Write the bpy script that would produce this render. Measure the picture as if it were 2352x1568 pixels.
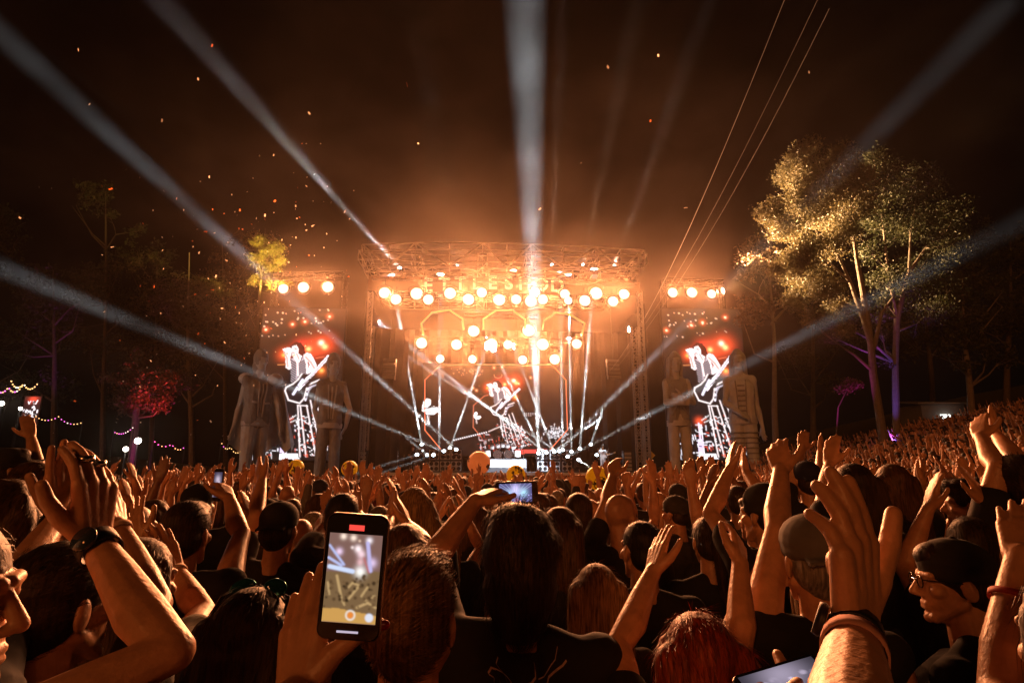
import bpy, bmesh, math, random
import numpy as np
from mathutils import Vector, Matrix, Quaternion
for o in list(bpy.data.objects): bpy.data.objects.remove(o)
sc = bpy.context.scene; COL = sc.collection
R = math.radians
random.seed(7); NR = np.random.default_rng(7)
# ------------------------------------------------------------------ camera
CAM = Vector((0.0, 0.0, 1.9)); PITCH = R(12.7); FPX = 1307.0   # focal length in px of a 2352 px wide picture
cd = bpy.data.cameras.new('camera'); cam = bpy.data.objects.new('camera', cd); COL.objects.link(cam)
cam.location = CAM; cam.rotation_euler = (R(90) + PITCH, 0, 0)
cd.sensor_width = 36; cd.lens = FPX/2352*36; cd.clip_start = 0.05; cd.clip_end = 600
sc.camera = cam
# ------------------------------------------------------------------ sky, sun, exposure (night: both turned far down)
SUN_EL, SUN_AZ = R(16), R(205)
w = bpy.data.worlds.new('World'); sc.world = w; w.use_nodes = True
nt = w.node_tree; bg = nt.nodes['Background']; sky = nt.nodes.new('ShaderNodeTexSky')
sky.sky_type = 'NISHITA'; sky.sun_disc = False; sky.sun_elevation = SUN_EL; sky.sun_rotation = SUN_AZ
nt.links.new(sky.outputs['Color'], bg.inputs['Color']); bg.inputs['Strength'].default_value = 0.00008
sl = bpy.data.lights.new('sun', 'SUN'); so = bpy.data.objects.new('sun', sl); COL.objects.link(so)
sl.energy = .52; sl.angle = R(12); sl.color = (1.0, .28, .065)  # orange lamp from behind the camera, added as fill on the crowd
sd = Vector((math.sin(SUN_AZ)*math.cos(SUN_EL), math.cos(SUN_AZ)*math.cos(SUN_EL), math.sin(SUN_EL)))  # towards the sun
so.rotation_euler = sd.to_track_quat('Z', 'Y').to_euler()
vs = sc.view_settings; vs.view_transform = 'Standard'; vs.look = 'None'; vs.exposure = 0; vs.gamma = 1; vs.use_curve_mapping = False
cy = sc.cycles; cy.use_denoising = True
try: cy.denoiser = 'OPENIMAGEDENOISE'
except Exception: pass
cy.max_bounces = 4; cy.diffuse_bounces = 2; cy.glossy_bounces = 1; cy.transmission_bounces = 2; cy.volume_bounces = 0
cy.transparent_max_bounces = 4; cy.caustics_reflective = False; cy.caustics_refractive = False
cy.sample_clamp_indirect = 2.0; cy.use_light_tree = True; cy.use_adaptive_sampling = False
# ------------------------------------------------------------------ picture-to-place helpers
cP, sP = math.cos(PITCH), math.sin(PITCH)
def ray(u, v):
    x = (u-1176)/FPX; y = (784-v)/FPX
    return Vector((x, cP - y*sP, sP + y*cP))          # y grows along the view; not unit length
def P(u, v, Y): d = ray(u, v); return CAM + d*(Y/d.y)
def PX(p):                                            # point -> picture px
    q = Vector(p) - CAM; zc = q.y*cP + q.z*sP; yc = -q.y*sP + q.z*cP
    return 1176 + FPX*q.x/zc, 784 - FPX*yc/zc
PSI = R(4); ex = Vector((math.cos(PSI), math.sin(PSI), 0)); ey = Vector((-math.sin(PSI), math.cos(PSI), 0))
O = Vector((-.25, 40, 0)); FLOOR = 1.75                # stage front centre on the ground, deck height
def W(x, y, z): return O + ex*x + ey*y + Vector((0, 0, z))
def SP(u, v, k):                                      # picture ray meets the plane k metres behind the stage front
    d = ray(u, v); t = (O + ey*k - CAM).dot(ey)/d.dot(ey); return CAM + d*t
def SL(u, v, k):
    p = SP(u, v, k) - O; return p.dot(ex), k, p.z
def Z2(X, Y): return 799.7 + X*.3599, 526.8 + Y*.3599
def gz(x, y):                                         # height of the ground: flat bowl, bank rising on the right
    a = max(0.0, x - 6.5 - .05*max(y, 0)); b = a*a/(a+3.0)
    c = max(0.0, -x - 22); 
    return .225*b*min(1, max(0, (y+4)/10)) + .10*c*c/(c+4) - .018*min(max(0.0, y-6), 34)
# ------------------------------------------------------------------ object helpers
def tag(o, label=None, cat=None, group=None, kind=None):
    if label: o['label'] = label
    if cat: o['category'] = cat
    if group: o['group'] = group
    if kind: o['kind'] = kind
    return o
def empty(name, loc, label=None, cat=None, group=None, rz=0):
    o = bpy.data.objects.new(name, None); COL.objects.link(o); o.location = loc; o.rotation_euler[2] = rz
    o.empty_display_size = .1
    return tag(o, label, cat, group)
def meshdata(name, V, F, mats, mi=None, smooth=False):
    me = bpy.data.meshes.new(name); V = np.asarray(V, dtype=np.float32)
    me.from_pydata([tuple(map(float, v)) for v in V], [], [tuple(f) for f in F])
    for m in mats: me.materials.append(m)
    if mi is not None: me.polygons.foreach_set('material_index', np.asarray(mi, dtype=np.int32))
    if smooth: me.polygons.foreach_set('use_smooth', np.ones(len(me.polygons), dtype=bool))
    me.update(); return me
def put(name, me, parent=None, loc=(0, 0, 0)):
    o = bpy.data.objects.new(name, me); COL.objects.link(o); o.location = loc
    if parent is not None: o.parent = parent
    return o
def bigmesh(name, V, Q, mats, mi=None, smooth=False, col=None):   # fast quad mesh from arrays
    me = bpy.data.meshes.new(name); V = np.asarray(V, np.float32); Q = np.asarray(Q, np.int32); k = Q.shape[1]
    me.vertices.add(len(V)); me.vertices.foreach_set('co', V.ravel())
    me.loops.add(Q.size); me.loops.foreach_set('vertex_index', Q.ravel())
    me.polygons.add(len(Q)); me.polygons.foreach_set('loop_start', np.arange(len(Q), dtype=np.int32)*k)
    for m in mats: me.materials.append(m)
    if mi is not None: me.polygons.foreach_set('material_index', np.asarray(mi, np.int32))
    me.polygons.foreach_set('use_smooth', np.full(len(Q), smooth))
    if col is not None:
        a = me.color_attributes.new('Col', 'FLOAT_COLOR', 'POINT'); c = np.ones((len(V), 4), np.float32); c[:, :3] = col
        a.data.foreach_set('color', c.ravel())
    me.update(calc_edges=True); me.validate(); return me
def copy_tree(o, parent=None):
    c = o.copy(); COL.objects.link(c)
    if parent is not None: c.parent = parent
    for ch in list(o.children):
        if ch.type != 'LIGHT': copy_tree(ch, c)
    return c
class MB:
    def __init__(s): s.V, s.F, s.M = [], [], []
    def add(s, V, F, m=0):
        n = len(s.V); s.V += [tuple(v) for v in V]; s.F += [tuple(i+n for i in f) for f in F]; s.M += [m]*len(F); return s
    def box(s, c, d, rot=None, m=0, axes=None):
        c = Vector(c); h = [q/2 for q in d]
        V = [Vector((a*h[0], b*h[1], e*h[2])) for a in (-1, 1) for b in (-1, 1) for e in (-1, 1)]
        if rot is not None: V = [rot @ v for v in V]
        if axes is not None: V = [axes[0]*v.x + axes[1]*v.y + axes[2]*v.z for v in V]
        return s.add([c+v for v in V], [(0, 1, 3, 2), (4, 6, 7, 5), (0, 4, 5, 1), (2, 3, 7, 6), (0, 2, 6, 4), (1, 5, 7, 3)], m)
    def tube(s, pts, r, n=6, m=0, caps=True):
        pts = [Vector(p) for p in pts]; k = len(pts); rr = r if hasattr(r, '__len__') else [r]*k
        V, F = [], []; t0 = (pts[1]-pts[0]).normalized()
        a = t0.orthogonal().normalized()
        for i, p in enumerate(pts):
            t = (pts[min(i+1, k-1)] - pts[max(i-1, 0)])
            t = t.normalized() if t.length > 1e-9 else t0
            a = (a - t*a.dot(t)); a = a.normalized() if a.length > 1e-6 else t.orthogonal().normalized(); b = t.cross(a)
            for j in range(n):
                th = 2*math.pi*j/n; V.append(p + (a*math.cos(th) + b*math.sin(th))*rr[i])
        for i in range(k-1):
            for j in range(n): F.append((i*n+j, i*n+(j+1) % n, (i+1)*n+(j+1) % n, (i+1)*n+j))
        if caps: F += [tuple(reversed(range(n))), tuple((k-1)*n+j for j in range(n))]
        return s.add(V, F, m)
    def lathe(s, c, prof, n=16, axis='Z', m=0):       # prof = [(radius, height)]
        c = Vector(c); V, F = [], []
        for r, h in prof:
            for j in range(n):
                th = 2*math.pi*j/n; p = (r*math.cos(th), r*math.sin(th), h)
                V.append(c + Vector(p if axis == 'Z' else (p[0], p[2], p[1])))
        for i in range(len(prof)-1):
            for j in range(n): F.append((i*n+j, i*n+(j+1) % n, (i+1)*n+(j+1) % n, (i+1)*n+j))
        F += [tuple(range(n)), tuple((len(prof)-1)*n+j for j in range(n))]
        return s.add(V, F, m)
    def ball(s, c, r, n=12, m=0):
        r = r if hasattr(r, '__len__') else (r, r, r); V, F = [], []; k = n//2+1
        for i in range(k):
            ph = math.pi*i/(k-1)
            for j in range(n):
                th = 2*math.pi*j/n; V.append((c[0]+r[0]*math.sin(ph)*math.cos(th), c[1]+r[1]*math.sin(ph)*math.sin(th), c[2]+r[2]*math.cos(ph)))
        for i in range(k-1):
            for j in range(n): F.append((i*n+j, i*n+(j+1) % n, (i+1)*n+(j+1) % n, (i+1)*n+j))
        return s.add(V, F, m)
    def build(s, name, mats, parent=None, org=None, smooth=False, wt=True):
        mats = mats if isinstance(mats, (list, tuple)) else [mats]
        org = Vector(org) if org is not None else (parent.location.copy() if parent is not None and wt else Vector())
        me = meshdata(name, [Vector(v)-org for v in s.V], s.F, mats, s.M, smooth)
        return put(name, me, parent, (0, 0, 0) if parent is not None else org)
# ------------------------------------------------------------------ materials
def mat(name, col, rough=.6, metal=0, noise=0, scale=8, bump=0, emit=None, es=0, spec=.5, coat=0):
    m = bpy.data.materials.new(name); m.use_nodes = True; t = m.node_tree; b = t.nodes['Principled BSDF']
    b.inputs['Base Color'].default_value = (*col, 1); b.inputs['Roughness'].default_value = rough
    b.inputs['Metallic'].default_value = metal; b.inputs['Specular IOR Level'].default_value = spec
    b.inputs['Coat Weight'].default_value = coat
    if noise or bump:
        tc = t.nodes.new('ShaderNodeTexCoord'); nz = t.nodes.new('ShaderNodeTexNoise'); nz.inputs['Scale'].default_value = scale
        nz.inputs['Detail'].default_value = 5; t.links.new(tc.outputs['Object'], nz.inputs['Vector'])
        if noise:
            mx = t.nodes.new('ShaderNodeMix'); mx.data_type = 'RGBA'; t.links.new(nz.outputs['Fac'], mx.inputs[0])
            mx.inputs[6].default_value = (*[c*(1-noise) for c in col], 1); mx.inputs[7].default_value = (*[min(1, c*(1+noise)) for c in col], 1)
            t.links.new(mx.outputs[2], b.inputs['Base Color'])
        if bump:
            bp = t.nodes.new('ShaderNodeBump'); bp.inputs['Strength'].default_value = bump; bp.inputs['Distance'].default_value = .01
            t.links.new(nz.outputs['Fac'], bp.inputs['Height']); t.links.new(bp.outputs['Normal'], b.inputs['Normal'])
    if emit is not None:
        b.inputs['Emission Color'].default_value = (*emit, 1); b.inputs['Emission Strength'].default_value = es
        m.cycles.emission_sampling = 'NONE'
    return m
def emat_col(name, strength=1.0):                     # a lit screen: picture stored per point
    m = bpy.data.materials.new(name); m.use_nodes = True; t = m.node_tree; b = t.nodes['Principled BSDF']
    a = t.nodes.new('ShaderNodeVertexColor'); a.layer_name = 'Col'
    b.inputs['Base Color'].default_value = (.01, .01, .01, 1); b.inputs['Roughness'].default_value = .3
    t.links.new(a.outputs['Color'], b.inputs['Emission Color']); b.inputs['Emission Strength'].default_value = strength
    m.cycles.emission_sampling = 'NONE'; return m
def skinmat(name, col, rnd=.35):
    m = mat(name, col, .42, bump=0); t = m.node_tree; b = t.nodes['Principled BSDF']
    oi = t.nodes.new('ShaderNodeObjectInfo'); tc = t.nodes.new('ShaderNodeTexCoord')
    nz = t.nodes.new('ShaderNodeTexNoise'); nz.inputs['Scale'].default_value = 22; nz.inputs['Detail'].default_value = 8; nz.inputs['Roughness'].default_value = .62
    t.links.new(tc.outputs['Object'], nz.inputs['Vector'])
    ma = t.nodes.new('ShaderNodeMath'); ma.operation = 'MULTIPLY_ADD'; ma.inputs[1].default_value = rnd; ma.inputs[2].default_value = 1-rnd*.6
    t.links.new(oi.outputs['Random'], ma.inputs[0])
    mb = t.nodes.new('ShaderNodeMath'); mb.operation = 'MULTIPLY_ADD'; mb.inputs[1].default_value = .95; mb.inputs[2].default_value = .52
    t.links.new(nz.outputs['Fac'], mb.inputs[0])
    mm = t.nodes.new('ShaderNodeMath'); mm.operation = 'MULTIPLY'; t.links.new(ma.outputs[0], mm.inputs[0]); t.links.new(mb.outputs[0], mm.inputs[1])
    sc_ = t.nodes.new('ShaderNodeVectorMath'); sc_.operation = 'SCALE'; sc_.inputs[0].default_value = col; t.links.new(mm.outputs[0], sc_.inputs['Scale'])
    t.links.new(sc_.outputs[0], b.inputs['Base Color'])
    n2 = t.nodes.new('ShaderNodeTexNoise'); n2.inputs['Scale'].default_value = 95; n2.inputs['Detail'].default_value = 3
    t.links.new(tc.outputs['Object'], n2.inputs['Vector'])
    bp = t.nodes.new('ShaderNodeBump'); bp.inputs['Strength'].default_value = .32; bp.inputs['Distance'].default_value = .005
    t.links.new(n2.outputs['Fac'], bp.inputs['Height']); t.links.new(bp.outputs['Normal'], b.inputs['Normal'])
    return m
M = {}
M['blackmetal'] = mat('black metal', (.02, .02, .022), .4, .6, .3, 20)
M['alu'] = mat('aluminium truss', (.45, .43, .40), .45, .5, .2, 3)
M['drape'] = mat('black drape', (.008, .008, .009), .95, noise=.4, scale=3)
M['deck'] = mat('stage deck', (.03, .03, .035), .5, noise=.4, scale=2)
M['fascia'] = mat('fascia board', (.16, .09, .06), .7, noise=.2, scale=1.5)
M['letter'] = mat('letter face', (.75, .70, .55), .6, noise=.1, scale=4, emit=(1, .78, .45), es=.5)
M['lens'] = mat('lit lens', (.9, .8, .6), .3, emit=(1, .78, .48), es=14)
def lensmat(name, col, s0, s1, rad):                   # reflector lamp: hot centre, dimmer rim
    m = mat(name, (.9, .8, .6), .3, emit=col, es=s0); t = m.node_tree; tc = t.nodes.new('ShaderNodeTexCoord'); sp = t.nodes.new('ShaderNodeVectorMath'); sp.operation = 'MULTIPLY'; sp.inputs[1].default_value = (1, 0, 1)
    ln = t.nodes.new('ShaderNodeVectorMath'); ln.operation = 'LENGTH'; mr = t.nodes.new('ShaderNodeMapRange'); mr.interpolation_type = 'SMOOTHSTEP'; mr.inputs['From Min'].default_value = rad*.12; mr.inputs['From Max'].default_value = rad; mr.inputs['To Min'].default_value = s0; mr.inputs['To Max'].default_value = s1
    t.links.new(tc.outputs['Object'], sp.inputs[0]); t.links.new(sp.outputs[0], ln.inputs[0]); t.links.new(ln.outputs['Value'], mr.inputs['Value']); t.links.new(mr.outputs[0], t.nodes['Principled BSDF'].inputs['Emission Strength']); return m
M['lens'] = lensmat('lit lens', (1, .90, .74), 10, .35, .385)
M['lens_blue'] = mat('lit cold lens', (.8, .85, .9), .3, emit=(.75, .88, 1), es=14)
M['led_red'] = mat('red led line', (.3, .05, .03), .4, emit=(1, .22, .10), es=1.1)
M['led_warm'] = mat('warm led tube', (.5, .35, .15), .4, emit=(1, .62, .22), es=.4)  # emission stands in for lamp light reflected off the ring frames
M['cable'] = mat('steel cable', (.34, .38, .42), .5, .0, emit=None)
M['white'] = mat('white gear', (.75, .76, .78), .5, noise=.1)
M['grille'] = mat('speaker grille', (.12, .13, .14), .6, noise=.3, scale=60)
M['ground'] = mat('trodden grass', (.035, .040, .02), .95, noise=.5, scale=3, bump=.3)
# ================================================================== ground
def ground():
    xs = np.linspace(-90, 90, 121); ys = np.linspace(-20, 110, 88); V = []; 
    for y in ys:
        for x in xs: V.append((x, y, gz(x, y) - .0))
    n = len(xs); Q = [(j*n+i, j*n+i+1, (j+1)*n+i+1, (j+1)*n+i) for j in range(len(ys)-1) for i in range(n-1)]
    tag(put('ground', bigmesh('ground', V, Q, [M['ground']], smooth=True)), kind='structure')
ground()
# ================================================================== stage
def truss(mb, a, b, s=.5, r=.045, up=Vector((0, 0, 1)), step=None, m=0):   # box truss from a to b
    a, b = Vector(a), Vector(b); d = b-a; L = d.length; t = d/L; u = up - t*up.dot(t)
    u = u.normalized() if u.length > .1 else ex.copy(); v = t.cross(u); k = max(1, round(L/(step or s*1.6)))
    C = [(u*i + v*j)*(s/2) for i, j in ((-1, -1), (1, -1), (1, 1), (-1, 1))]
    for c in C: mb.tube([a+c, b+c], r, 5, m)
    for q in range(k):
        p0, p1 = a + d*(q/k), a + d*((q+1)/k)
        for e in range(4):
            c0, c1 = C[e], C[(e+1) % 4]
            mb.tube([p0+c0, p1+c1] if q % 2 == 0 else [p0+c1, p1+c0], r*.6, 4, m, False)
            mb.tube([p0+c0, p0+c1], r*.6, 4, m, False)
# deck
dk = MB(); dk.box(W(0, 8, FLOOR/2-.4), (20.5, 16, FLOOR+.8), axes=(ex, ey, Vector((0, 0, 1)))); 
dk.box(W(0, -.06, FLOOR-.12), (20.5, .12, .18), axes=(ex, ey, Vector((0, 0, 1))), m=1)
deck = dk.build('stage_deck', [M['deck'], M['white']], org=W(0, 0, 0)); tag(deck, 'long black stage deck with pale front edge behind the crowd', 'stage')
# roof: front truss, fascia with lettering, back trusses, skin
roof = empty('stage_roof', W(0, 0, 0), 'high open truss stage roof with fascia lettering above the lamps', 'stage roof')
t = MB(); arc = [(90, 98), (260, 92), (430, 86), (645, 84), (860, 88), (1015, 90), (1170, 96), (1375, 104), (1580, 114), (1740, 124), (1890, 134)]
top = [SP(*Z2(x, y), -.5) for x, y in arc]; low = [SP(*Z2(x, 150 + .012*(x-90) + (8 if 300 < x < 1600 else 0)), -.5) for x, y in arc]
bot = [SP(*Z2(x, 232 + .01*(x-90)), -.5) for x, y in arc]
for L_, r in ((top, .06), (low, .045), (bot, .05)):
    t.tube(L_, r, 5); t.tube([p + ey*1.3 for p in L_], r, 5)
for i in range(0, 11, 1):
    t.tube([top[i], bot[i]], .03, 4); t.tube([top[i], top[i]+ey*1.3], .04, 4); t.tube([bot[i], bot[i]+ey*1.3], .04, 4)
    if i < 10: t.tube([top[i], bot[i+1]] if i % 2 == 0 else [bot[i], top[i+1]], .075, 5); t.tube([low[i]+ey*1.3, bot[i+1]+ey*1.3] if i % 2 else [bot[i]+ey*1.3, low[i+1]+ey*1.3], .06, 4)
t.build('front_truss', M['alu'], roof)
t = MB()
for k in (4.5, 9, 13):
    a, b = SP(*Z2(110, 150), -.5), SP(*Z2(1880, 175), -.5)
    truss(t, a + ey*k, b + ey*k, .8, .05, step=2.2)
for i in range(0, 11, 2): truss(t, low[i] + ey*.4, low[i] + ey*13, .7, .045, step=2.2)
t.build('rafter_truss', M['alu'], roof)
t = MB(); t.add([top[i] + Vector((0, 0, .5 if i not in (0, 10) else .1)) + ey*k for k in (1.4, 14) for i in range(11)], [(i, i+1, i+12, i+11) for i in range(10)])
t.build('roof_skin', M['drape'], roof)
fx0, _, fz1 = SL(*Z2(130, 296), 3.0); fx1 = SL(*Z2(1860, 300), 3.0)[0]; fz0 = SL(*Z2(500, 395), 3.0)[2]
t = MB(); t.box(W((fx0+fx1)/2, 3.1, (fz0+fz1)/2), (fx1-fx0, .16, fz1-fz0), axes=(ex, ey, Vector((0, 0, 1))))
fas = t.build('fascia', M['fascia'], roof)
def letters(txt, k, pts, size, parent, m):
    for ch, (u, v) in zip(txt, pts):
        c = bpy.data.curves.new('letter', 'FONT'); c.body = ch; c.size = size; c.extrude = .03; c.align_x = 'CENTER'; c.align_y = 'CENTER'; c.offset = .03
        o = bpy.data.objects.new('letter', c); COL.objects.link(o); o.rotation_euler = (R(90), 0, PSI)
        bpy.context.view_layer.update(); me = bpy.data.meshes.new_from_object(o.evaluated_get(bpy.context.evaluated_depsgraph_get()))
        bpy.data.objects.remove(o); me.materials.clear(); me.materials.append(m)
        q = put('letter', me, parent); q.rotation_euler = (R(90), 0, PSI); q.location = SP(u, v, k) - roof.location
letters('ETTLESHOD', 2.9, [Z2(510 + i*103, 360 - 16*math.sin(math.pi*i/8)) for i in range(9)], 1.5, fas, M['letter'])
# towers (each its own)
TOW = [((130, 400), (100, 1500), .30, 0, 'tall ladder truss tower at left edge of the stage'), ((1862, 400), (1908, 1500), .32, 0, 'tall ladder truss tower at right edge of the stage'),
       ((152, 620), (140, 1500), .34, 2.5, 'shorter truss mast inside the left stage tower'), ((1822, 625), (1862, 1500), .42, 2.5, 'shorter truss mast inside the right stage tower')]
for a, b, s, k, lab in TOW:
    p, q = SP(*Z2(*a), k-.8), SP(*Z2(*b), k-.8); q.x = p.x = (p.x+q.x)/2 if k == 0 else p.x; q.y = p.y; q.z = -.62 if k == 0 else FLOOR
    t = MB(); truss(t, q, p, s, .04, up=ex, step=s*1.1); o = t.build('tower_truss', M['alu'], org=q); tag(o, lab, 'truss tower', 'truss towers of the stage')
# black masking at both wings and the back
t = MB()
def zigwall(mb, a, b, z0, z1, amp=.12, step=.35):
    d = b-a; n = int(d.length/step); nn = Vector((-d.y, d.x, 0)).normalized()
    V = []
    for i in range(n+1):
        p = a + d*(i/n) + nn*(amp*math.sin(i*2.1) + .05*math.sin(i*.7)); V += [(p.x, p.y, z0), (p.x, p.y, z1)]
    F = [(2*i, 2*i+2, 2*i+3, 2*i+1) for i in range(n)]; mb.add(V, F)
zigwall(t, W(-10.6, 13.5, 0), W(10.6, 13.5, 0), 0, 15.0); o = t.build('back_drape', M['drape'], org=W(0, 13.5, 0)); tag(o, 'wide black drape hanging across the back of the stage', 'drape')
for s, lab in ((-1, 'black side drape closing the left wing of the stage'), (1, 'black side drape closing the right wing of the stage')):
    t = MB(); zigwall(t, W(s*10.4, .8, 0), W(s*10.4, 13.3, 0), 0, 14.2); zigwall(t, W(s*10.3, 3.2, 0), W(s*7.6, 4.0, 0), FLOOR, 12.6)
    tag(t.build('side_drape', M['drape'], org=W(s*10.4, 3, 0)), lab, 'drape')
# ------------------------------------------------------------------ lamps
WARM = (1, .35, .13)
def spot(parent, loc, d, power, col, size, blend=.5, soft=.1, name='lamp_light'):
    l = bpy.data.lights.new(name, 'SPOT'); l.energy = power; l.color = col; l.spot_size = size; l.spot_blend = blend; l.shadow_soft_size = soft
    o = bpy.data.objects.new(name, l); COL.objects.link(o)
    o.rotation_euler = Vector(d).to_track_quat('-Z', 'Y').to_euler()
    o.parent = parent; o.location = loc; return o
def lamp_proto(name):                                  # blinder facing -Y, origin at its centre
    r = empty(name, (0, 0, 0))
    MB().lathe((0, .02, 0), [(.40, 0), (.46, .02), (.42, .25), (.2, .45), (.05, .5)], 20, 'Y').build('housing', M['blackmetal'], r, smooth=True)
    MB().lathe((0, -.02, 0), [(.02, -.05), (.25, -.03), (.385, .0), (.385, .03)], 24, 'Y').build('lens', M['lens'], r, smooth=True)
    y = MB(); y.tube([(-.5, .12, 0), (-.5, .12, .42), (0, .12, .62), (.5, .12, .42), (.5, .12, 0)], .03, 5); y.tube([(0, .12, .62), (0, .12, .95)], .035, 5)
    y.build('yoke', M['blackmetal'], r); return r
PROTO = lamp_proto('stage_blinder'); used = [0]
LP = 6300
def lamp(u, v, k, label, group, power=LP, sc_=1.0, up=0.0):
    p = SP(u, v, k); o = PROTO if used[0] == 0 else copy_tree(PROTO); used[0] += 1
    o.location = p; o.rotation_euler[2] = PSI; o.scale = (sc_*random.uniform(1.0, 1.35),)*3; tag(o, label, 'stage lamp', group)
    tgt = Vector((p.x*.25, -2, 15 + up)); d = Matrix.Rotation(-PSI, 3, 'Z') @ (tgt - p)
    lamps.append((o, d, power)); return o
lamps = []
ROW1 = [(232, 405), (305, 447), (437, 410), (512, 447), (650, 408), (768, 447), (853, 403), (965, 450), (1072, 447), (1190, 403), (1243, 447), (1383, 413), (1510, 455), (1583, 408), (1690, 460), (1760, 413)]
ORD = ['leftmost', 'second', 'third', 'fourth', 'fifth', 'sixth', 'seventh', 'eighth', 'ninth', 'tenth', 'eleventh', 'twelfth', 'thirteenth', 'fourteenth', 'fifteenth', 'rightmost']
for i, (x, y) in enumerate(ROW1):
    lamp(*Z2(x, y), 1.2 if y < 430 else .4, f'glaring warm lamp under the roof fascia, {ORD[i]}{"" if i in (0, 15) else " from the left"} of sixteen', 'warm lamps under the stage roof')
for (x, y), lb in zip([(800, 648), (1150, 645)], ('left', 'right')): lamp(*Z2(x, y), 5, f'single warm lamp hanging between the {lb} and middle ring frames', 'warm lamps on the hanging pods')
for i, (x, y) in enumerate([(468, 725), (692, 735), (915, 735), (1020, 735), (1243, 733), (1458, 730)]):
    lamp(*Z2(x, y), 6, f'warm pod lamp in the middle hanging row, {["first", "second", "third", "fourth", "fifth", "last"][i]} from the left', 'warm lamps on the hanging pods')
for i, (x, y) in enumerate([(587, 825), (793, 828), (1115, 832), (1318, 828)]):
    lamp(*Z2(x, y), 7, f'warm lamp in the lowest hanging row above the video wall, {["first", "second", "third", "last"][i]} from the left', 'warm lamps on the hanging pods', sc_=.9)
for s, L_, k in (('left', [(651, 663), (697, 660), (753, 659)], -1), ('right', [(1545, 672), (1589, 672), (1634, 675)], -1)):
    for i, (u, v) in enumerate(L_): lamp(u, v, k, f'warm lamp above the {s} video screen, {["left", "middle", "right"][i]} of three', f'warm lamps above the {s} screen', power=LP*.7, sc_=.85)
for i, (o, d, pw) in enumerate(lamps):
    if i < 16 and i % 2: continue                      # neighbours of the top row share one source between them
    loc = Vector((0, -.5, 0)) + ((lamps[i+1][0].location - o.location)*.5 if i < 16 else Vector())
    spot(o, loc, d, pw*(2 if i < 16 else 1), WARM, R(92 if i < 28 else 140), 1.0, .05)
# bars that carry the lamps
for k, L_, lab in ((1.0, [(150, 385), (1840, 385)], 'long truss bar carrying the row of lamps under the fascia'), (6.2, [(430, 760), (1500, 760)], 'truss bar carrying the middle hanging lamp row'), (7.3, [(540, 800), (1370, 800)], 'truss bar carrying the lowest hanging lamp row'), (5.3, [(740, 610), (1210, 610)], 'short truss bar carrying the two lamps between the rings')):
    t = MB(); a, b = SP(*Z2(*L_[0]), k), SP(*Z2(*L_[1]), k); a.z = b.z = (a.z+b.z)/2; truss(t, a + Vector((0, 0, .75)), b + Vector((0, 0, .75)), .35, .03, step=.6)
    for f in (.08, .36, .64, .92):
        p = a.lerp(b, f); t.tube([p + Vector((0, 0, .9)), (p.x, p.y, 15.6)], .012, 4)
    tag(t.build('lamp_truss', M['blackmetal'], org=a), lab, 'truss', 'lamp bars over the stage')
for s, (a, b), q in (('left', ((628, 645), (790, 643)), -.7), ('right', ((1525, 655), (1660, 660)), -.7)):
    t = MB(); pa, pb = SP(*a, q), SP(*b, q); truss(t, pa + Vector((0, 0, .3)), pb + Vector((0, 0, .3)), .45, .04, step=.7)
    for p in (pa, pb): truss(t, (p.x, p.y+.4, -.62), (p.x, p.y+.4, p.z+.5), .35, .035, step=.6)
    tag(t.build('screen_gantry', M['blackmetal'], org=(pa.x, pa.y, 0)), f'black truss gantry standing over the {s} video screen', 'gantry')
# ring frames
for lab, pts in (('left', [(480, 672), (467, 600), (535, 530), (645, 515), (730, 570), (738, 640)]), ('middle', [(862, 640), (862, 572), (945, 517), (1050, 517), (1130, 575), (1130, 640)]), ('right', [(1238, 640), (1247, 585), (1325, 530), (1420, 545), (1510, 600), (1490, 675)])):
    pp = [SP(*Z2(*p), 4.6) for p in pts]; t = MB(); t.tube(pp, .085, 6); r = t.build('ring_frame', M['led_warm'], org=pp[2]); tag(r, f'{lab} polygonal hanging ring frame with amber reflection made as glow', 'ring frame', 'hanging ring frames')
    t = MB(); t.tube([p + ey*.5 for p in pp], .06, 5)
    for p in pp: t.tube([p, p + ey*.5], .03, 4)
    for p in pp[2:4]: t.tube([p, (p.x, p.y, 15.4)], .015, 4)
    t.build('back_ring', M['blackmetal'], r, org=pp[2])
# big red outline round the video wall
pp = [SP(*Z2(*p), 9.4) for p in ((605, 1418), (490, 1280), (490, 960), (590, 862), (1300, 862), (1390, 960), (1400, 1278), (1280, 1415))]
for i, p in enumerate(pp): pass
t = MB(); t.tube(pp, .05, 5); tag(t.build('led_outline', M['led_red'], org=pp[0]), 'thin red light line framing the central video wall', 'light frame')
HAZE, HAZE_G = .00037, .9
SMOKE = .0033
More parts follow.
